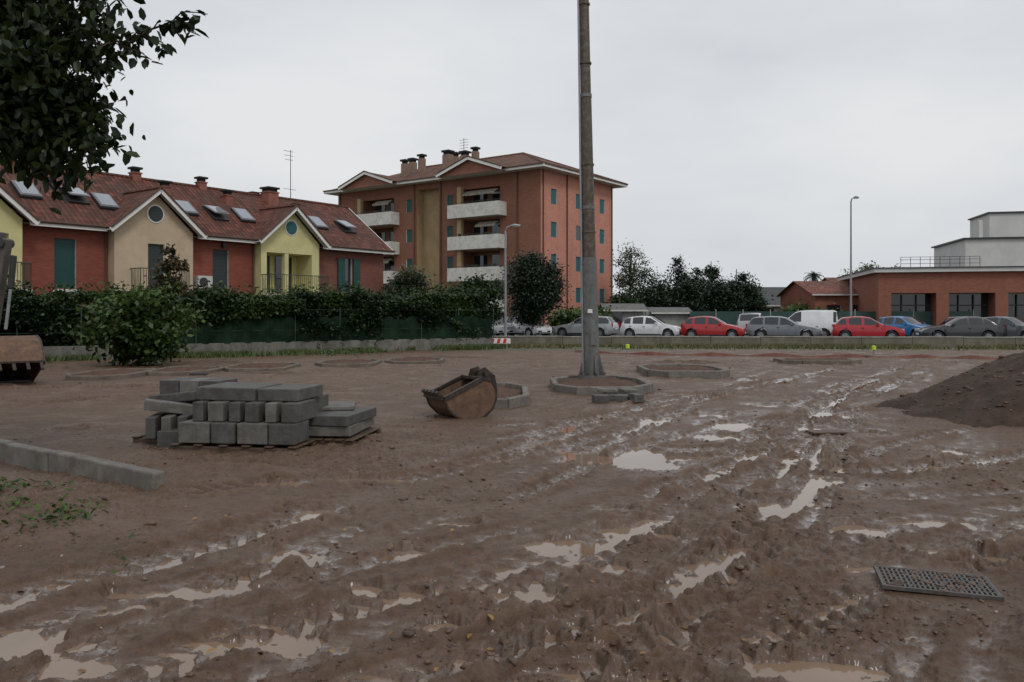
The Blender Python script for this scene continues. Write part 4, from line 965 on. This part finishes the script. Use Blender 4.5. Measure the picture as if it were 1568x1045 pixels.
x_,y_=gp(713,641); e=grp('digger_bucket',(x_,y_,0)); mb=MB(); bucket(mb,(x_,y_+.3,-.02),.55,.86,.66,-.12); mb.obj('bucket',e,smooth=30)
EX=-.75
e=grp('excavator',(-15.5+EX,20,0)); ylw=mat('machine_paint',(0.10,0.09,0.08),0.55,0.35,2,0.2,0.2,dirt=(0.14,0.10,0.07))
mb=MB(); bucket(mb,(-12.0+.62+EX,19.7,1.16),-math.pi/2+.75,1.45,1.3,math.pi-.15,mside=rustt,back=rustt); mb.obj('bucket',e,smooth=30)
mb=MB()
def ex(p): return (p[0]+EX+.12,p[1],p[2])
mb.beam(ex((-12.0,20,1.0)),ex((-11.62,20,3.5)),.22,.28,ylw); mb.beam(ex((-11.62,20,1.3)),ex((-11.5,20,2.3)),.07,.07,galv); mb.beam(ex((-11.5,20,2.3)),ex((-11.42,20,3.1)),.12,.12,darkm)
mb.beam(ex((-11.7,20,3.45)),ex((-14,20,3.6)),.3,.42,ylw); mb.beam(ex((-14,20,3.6)),ex((-15.2,20,1.4)),.32,.45,ylw); mb.beam(ex((-12.1,20.02,1.1)),ex((-11.9,20.02,.95)),.3,.2,darkm)
mb.tube([ex((-11.65,19.75,3.4)),ex((-11.65,20.25,3.4))],[.12,.12],darkm,10)
mb.obj('boom_and_stick',e,bevel=.02)
mb=MB()
for sy in (-1,1):
    mb.cbox((-16+EX,20+sy*1.0,.42),3.2,.5,.55,rubber); 
    for sx in (-1,1): mb.tube([(-16+EX+sx*1.6,20+sy*1.25,.42),(-16+EX+sx*1.6,20+sy*.75,.42)],[.28,.28],rubber,14)
mb.cbox((-16.3+EX,20,1.35),2.8,2.2,.9,ylw); mb.cbox((-15.6+EX,19.4,2.2),1.3,.95,1.5,ylw); mb.cbox((-15.3+EX,19.4,2.35),.9,1.0,1.0,carglass); mb.obj('chassis_and_cab',e,bevel=.04)
# ------------------------------------------------------------ dirt mound
def mound(name,cx,cy,R_,H_,seed,mt,asp=1.0,n_=150):
    xs=np.linspace(-1.25,1.25,n_); XX,YY=np.meshgrid(xs,xs); x_=cx+XX*R_; y_=cy+YY*R_*asp
    r=np.sqrt(XX**2+YY**2)+.12*fbm(x_,y_,.8,3,seed); z=H_*np.clip(1-r,-.4,1)
    z=np.where(z>0,z*(1-.25*np.clip(z/H_,0,1)),z*.6-.02)+.12*fbm(x_,y_,1.1,4,seed+1)*np.clip(1.25-r,0,1)+.06*fbm(x_,y_,6,4,seed+2,.65)*np.clip(1.4-r,0,1)
    z=z-.05; id_=np.arange(n_*n_).reshape(n_,n_); Fa=np.stack([id_[:-1,:-1],id_[:-1,1:],id_[1:,1:],id_[1:,:-1]],-1).reshape(-1,4)
    return fastmesh(name,np.stack([x_,y_,z],-1).reshape(-1,3),Fa,[mt],smooth=True),(x_.ravel(),y_.ravel(),z.ravel())
earth=mat('mound_earth',(0.055,0.033,0.022),0.95,0.45,3,1.5)
o,(mx_,my_,mz_)=mound('dirt_mound',11.3,14.1,4.7,2.25,5,earth,.90,240)
k=rng.choice(np.where(mz_>0.02)[0],2600); scatter_stones('mound_clods',mx_[k],my_[k],mz_[k]+.005,np.exp(rng.normal(-4.2,.55,2600)).clip(.008,.07),[cm])
heapm=mat('heap_mud',(0.10,0.062,0.040),0.8,0.45,3,1.2)
for (hx_,hy_,r_,h_,s_) in ((-9.5,26.5,2.6,.35,15),(-13.5,24.5,2.2,.3,16),(-2.5,31,2.2,.28,17),(-6.5,23,1.6,.22,18),(-12.5,19.0,2.2,.22,19),(6,28,1.8,.2,20)): mound('soil_heap',hx_,hy_,r_,h_,s_,heapm,.5,70)
# ------------------------------------------------------------ small site items
redm=mat('barrier_red',(0.5,0.04,0.03),0.5,0.1,3,0); whm=mat('barrier_white',(0.7,0.7,0.68),0.5,0.1,3,0)
e=grp('traffic_barrier',(-.6,40.3,0)); mb=MB(); x0=(751-CU)/F*40.3
for i in range(6):
    xa_=x0+i*.15; mb.poly([(xa_,40.3,.24),(xa_+.15,40.3,.24),(xa_+.21,40.3,.46),(xa_+.06,40.3,.46)],redm if i%2==0 else whm)
mb.box((x0-.02,40.31,.22),(1.0,0,0),(0,.03,0),(0,0,.26),whm)
for xx in (x0+.1,x0+.8): mb.beam((xx,40.36,0),(xx,40.36,.5),.04,.04,galv); mb.beam((xx,40.0,.03),(xx,40.7,.03),.05,.05,galv)
mb.obj('board',e)
fl=mat('fluorescent_yellow',(0.5,0.7,0.05),0.5,0.1,3,0)
for (u,v) in ((1338,549),(961,546)):
    x_,y_=gp(u,v); e=grp('marker_post',(x_,y_,0)); mb=MB(); mb.tube([(x_,y_,0),(x_,y_,.3)],[.03,.03],galv,8); mb.tube([(x_,y_,.3),(x_,y_,.32),(x_,y_,.46),(x_,y_,.48)],[.04,.08,.08,.04],fl,8); mb.obj('post',e)
e=grp('safety_netting',(15,33,0)); mb=MB(); nm=mat('orange_net',(0.17,0.065,0.042),0.8,0.4,3,0.3,dirt=(.10,.06,.045)); ppts=[gp(u,v) for u,v in ((880,541),(1000,545),(1120,546),(1250,548),(1400,549),(1500,551),(1640,552))]
for i in range(len(ppts)-1):
    (x0,y0),(x1,y1)=ppts[i],ppts[i+1]; k=8
    for j in range(k):
        f0,f1=j/k,(j+1)/k; h0=.10+.05*math.sin(i*8+j); h1=.10+.05*math.sin(i*8+j+1)
        mb.poly([(x0+(x1-x0)*f0,y0+(y1-y0)*f0,-.02),(x0+(x1-x0)*f1,y0+(y1-y0)*f1,-.02),(x0+(x1-x0)*f1,y0+(y1-y0)*f1+.08,h1),(x0+(x1-x0)*f0,y0+(y1-y0)*f0+.08,h0)],nm)
mb.obj('net',e)
# ------------------------------------------------------------ trees
tree('mulberry_shrub',(212-CU)/F*26.5,26.5,3.0,1.5,1.25,1.35,40,9000,.19,LM_mid,.06,3,clr=.36)
tree('young_tree',(262-CU)/F*27,27,4.0,.5,1.1,2.9,14,1000,.16,LM_red,.04,4,clr=.22)
tree('round_evergreen_tree',(817-CU)/F*57,57,6,1.95,2.5,3.4,90,28000,.17,LM_con,.2,5,clr=.42)
tree('olive_shrub',(620-CU)/F*50,50,5,1.15,1.5,3.2,26,7000,.2,LM_olive,.1,6,clr=.38)
tree('garden_shrub',(735-CU)/F*49,49,4,1.5,1.5,2.4,30,8000,.2,LM_dark,.1,8,clr=.42)
tree('garden_shrub',(690-CU)/F*49,49,4,1.3,1.2,2.1,26,7000,.2,LM_hedge,.1,9,clr=.42)
tree('garden_shrub',(545-CU)/F*44,44,4,1.3,.9,2.0,20,4000,.2,LM_hedge,.1,19,clr=.4)
tree('garden_shrub',(470-CU)/F*40,40,4,1.3,.9,1.9,20,4000,.18,LM_mid,.1,20,clr=.4)
tree('garden_shrub',(330-CU)/F*33,33,4,.9,.6,2.2,16,3000,.16,LM_hedge,.1,21,clr=.34)
tree('sparse_poplar_tree',(966-CU)/F*82,82,9,1.8,2.8,5.8,40,3200,.22,LM_olive,.16,10,clr=.42)
for i,(u,v,r,y_,cn) in enumerate(((1008,416,1.6,80,0),(1038,388,1.8,80,1),(1066,396,1.8,82,1),(1089,374,1.8,84,1),(1128,388,2.0,79,1),(1108,420,1.8,78,0),(955,450,1.6,76,0),(985,436,1.6,78,0),(1145,432,1.2,80,0),(1050,428,1.8,77,0))):
    zt=CH-(v-HV)/F*y_; tree('background_conifer' if cn else 'background_tree',(u-CU)/F*y_,y_,zt,r,zt*.50,zt*.50,50,9500,.24,LM_con if (cn or i%2) else LM_dark,.2,30+i,clr=.36 if cn else .46,cone=bool(cn))
for i,(u,v,r,y_) in enumerate(((1340,402,3.0,100),(1375,405,2.5,98),(1310,415,2.2,96),(1225,470,1.5,72),(1275,478,1.5,66),(900,474,1.5,64),(870,478,1.2,62))):
    zt=CH-(v-HV)/F*y_; tree('background_tree',(u-CU)/F*y_,y_,zt,r,zt*.45,zt*.55,30,5000,.3,LM_hedge if i<3 else LM_mid,.2,50+i,clr=.48)
n=30000; x_=rng.uniform(-160,220,n); top=5.5+2.0*fbm(x_,x_*0,.06,4,3); P=np.stack([x_,170+rng.uniform(-3,3,n),top*rng.random(n)**.6],-1)
leaves('distant_tree_row',P,1.6,LM_dark)
def palm():
    y_=88; x_=(1246-CU)/F*y_; zt=CH-(422-HV)/F*y_; e=grp('palm_tree',(x_,y_,0)); mb=MB(); mb.tube([(x_,y_,0),(x_,y_,zt)],[.28,.22],bark,8); mb.obj('trunk',e); mb=MB()
    for k in range(40):
        a=k*2.4; el=rng.uniform(-.2,1.3); L=rng.uniform(1.0,1.5); pts=[]
        for j in range(5):
            t=j/4; pts.append(Vector((x_+math.cos(a)*math.cos(el)*L*t,y_+math.sin(a)*math.cos(el)*L*t,zt+math.sin(el)*L*t-.8*t*t)))
        sd=Vector((-math.sin(a),math.cos(a),0))
        for j in range(4):
            for sg in (-1,1):
                for h_ in (0,.5):
                    p=pts[j].lerp(pts[j+1],h_); q=p+sd*sg*.28*(1-.15*j)+(pts[j+1]-pts[j])*.6-Vector((0,0,.12)); mb.poly([p,p+(pts[j+1]-pts[j])*.3,q],LM_con)
    mb.obj('fronds',e)
palm()
def near_tree():
    bx,by=-7.2,8.0; e=grp('mulberry_tree',(bx,by,0)); mb=MB()
    mb.tube([(bx,by,-.1),(bx+.05,by,1.2),(bx-.05,by,2.4),(bx+.1,by,3.3)],[.24,.19,.17,.15],bark,12)
    rs=np.random.default_rng(4)
    def limb(p0,p1,r0,r1,sag=.15,n=6):
        p0=Vector(p0);p1=Vector(p1); pts=[]; 
        for j in range(n+1):
            t=j/n; p=p0.lerp(p1,t); p.z+=sag*math.sin(math.pi*t); p+=Vector(rs.normal(0,.035,3))*math.sin(math.pi*t); pts.append(p)
        mb.tube(pts,[r0+(r1-r0)*j/n for j in range(n+1)],bark,6,False); return pts
    hub=(bx+.1,by,3.3)
    targets=[]
    for (u,v,d) in ((20,30,8),(70,20,7.8),(110,50,8.2),(145,45,8),(30,90,7.7),(80,100,8.1),(118,105,8),(20,150,8.3),(70,160,7.9),(110,165,8),(132,190,8),(20,205,8),(75,212,8),(118,222,7.9),(40,228,8.2),(-20,60,8.5),(-30,140,8),(-30,200,7.6),(60,60,9),(100,140,8.8),(30,120,9),(-60,100,8),(-60,20,8),(0,-20,8),(60,-40,8),(120,-30,8.3),(150,0,8.2),(62,240,8),(130,140,8.3),(138,80,8.3),(10,60,8.2),(50,130,8.6),(0,180,8.6),(50,190,8.5),(100,190,8.6),(90,60,8.6),(40,10,8.7),(100,10,8.6),(15,225,8.4),(95,235,8.3),(10,110,7.8),(60,90,7.6),(145,215,8),(148,170,8.2)):
        targets.append(tuple(wp(u,v,d)))
    for _ in range(60):
        p=rs.standard_normal(3); p/=np.linalg.norm(p); p=p*np.array([2.9,2.7,1.9])*rs.uniform(.5,1)+np.array([bx,by,5.2])
        U=CU+F*p[0]/p[1]; V_=HV-F*(p[2]-CH)/p[1]
        if U>130 and V_>-40 and p[1]>1: continue
        if V_>220: continue
        targets.append(tuple(p))
    mains=[limb(hub,(bx+1.6,by-.1,4.5),.12,.05),limb(hub,(bx+1.2,by+.5,5.6),.12,.05),limb(hub,(bx-1.2,by+.6,5.3),.12,.05),limb(hub,(bx-.6,by-1.3,5.2),.12,.05),limb(hub,(bx+.4,by+.9,6.0),.12,.05),limb(hub,(bx+1.9,by,3.9),.09,.04)]
    nodes=[p for m_ in mains for p in m_[2:]]
    P=[];R=[]
    for t in targets:
        t=Vector(t); q=min(nodes,key=lambda s:(s-t).length); pts=limb(q,t,.022,.006,.1)
        for p in pts[2:]:
            k=rs.integers(16,26); d=rs.normal(0,.12,(k,3)); P.append(np.array(p)+d); R.append(np.clip(rs.normal(.4,.3,k),0,1))
        k=52; P.append(np.array(t)+rs.normal(0,.16,(k,3))); R.append(np.clip(rs.normal(.45,.3,k),0,1))
    B=[wp(90,60,8),wp(160,72,7.9),wp(215,55,7.8),wp(265,32,7.7),wp(318,22,7.6)]
    for i in range(4): limb(B[i],B[i+1],.02-.004*i,.016-.004*i,.02,3)
    B2=[(wp(175,66,7.9),wp(232,92,7.8)),(wp(215,55,7.8),wp(262,75,7.8)),(wp(265,32,7.7),wp(300,50,7.7)),(wp(150,70,7.9),wp(180,100,7.9)),(wp(200,58,7.8),wp(215,35,7.8))]
    for p,q in B2: limb(p,q,.009,.004,.02,3)
    for p,q,k in [(B[i],B[i+1],14) for i in range(4)]+[(p,q,14) for p,q in B2]:
        p=np.array(p);q=np.array(q); t=rs.random(k)[:,None]; P.append(p+(q-p)*t+rs.normal(0,.03,(k,3))); R.append(np.clip(rs.normal(.3,.3,k),0,1))
    mb.obj('trunk_and_limbs',e,smooth=60)
    P=np.concatenate(P);R=np.concatenate(R)
    leaves('foliage',P,.125,LM_silhouette,e,near=True,off=(bx,by,0),upbias=.1,droop=.9,wid=.62,tone=R)
near_tree()
# ------------------------------------------------------------ world, sun, camera
w=bpy.data.worlds.new('World'); scene.world=w; w.use_nodes=True; nt=w.node_tree; bg=nt.nodes['Background']
sky=N(nt,'ShaderNodeTexSky',sky_type='NISHITA'); sky.sun_disc=False; sky.sun_elevation=math.radians(48); sky.sun_rotation=math.radians(150); sky.dust_density=4; sky.air_density=1.5
tcw=N(nt,'ShaderNodeTexCoord').outputs['Generated']; mp=N(nt,'ShaderNodeMapping'); mp.inputs['Scale'].default_value=(1,1,2.6); nt.links.new(tcw,mp.inputs[0])
nz=noise(nt,mp.outputs[0],1.8,5,.5)
cc=mixc(nt,ramp(nt,nz,.32,.68),(5.9,6.2,6.7),(8.0,8.1,8.25))
c=mixc(nt,.94,sky.outputs[0],cc); nt.links.new(c,bg.inputs[0]); bg.inputs[1].default_value=.1
sl=bpy.data.lights.new('sun','SUN'); sl.energy=.9; sl.angle=math.radians(15); sl.color=(1,.98,.95); so=bpy.data.objects.new('sun',sl); scene.collection.objects.link(so)
so.rotation_euler=(math.radians(42),0,math.radians(30))
cam=bpy.data.cameras.new('camera'); co=bpy.data.objects.new('camera',cam); scene.collection.objects.link(co); co.location=(0,0,CH); co.rotation_euler=(math.radians(90),0,0)
cam.sensor_width=22.3; cam.lens=F/1568*22.3; cam.shift_y=-(522.5-HV)/1568; cam.clip_end=5000; cam.clip_start=.05; scene.camera=co
scene.view_settings.view_transform='Standard'; scene.view_settings.look='None'; scene.view_settings.exposure=0
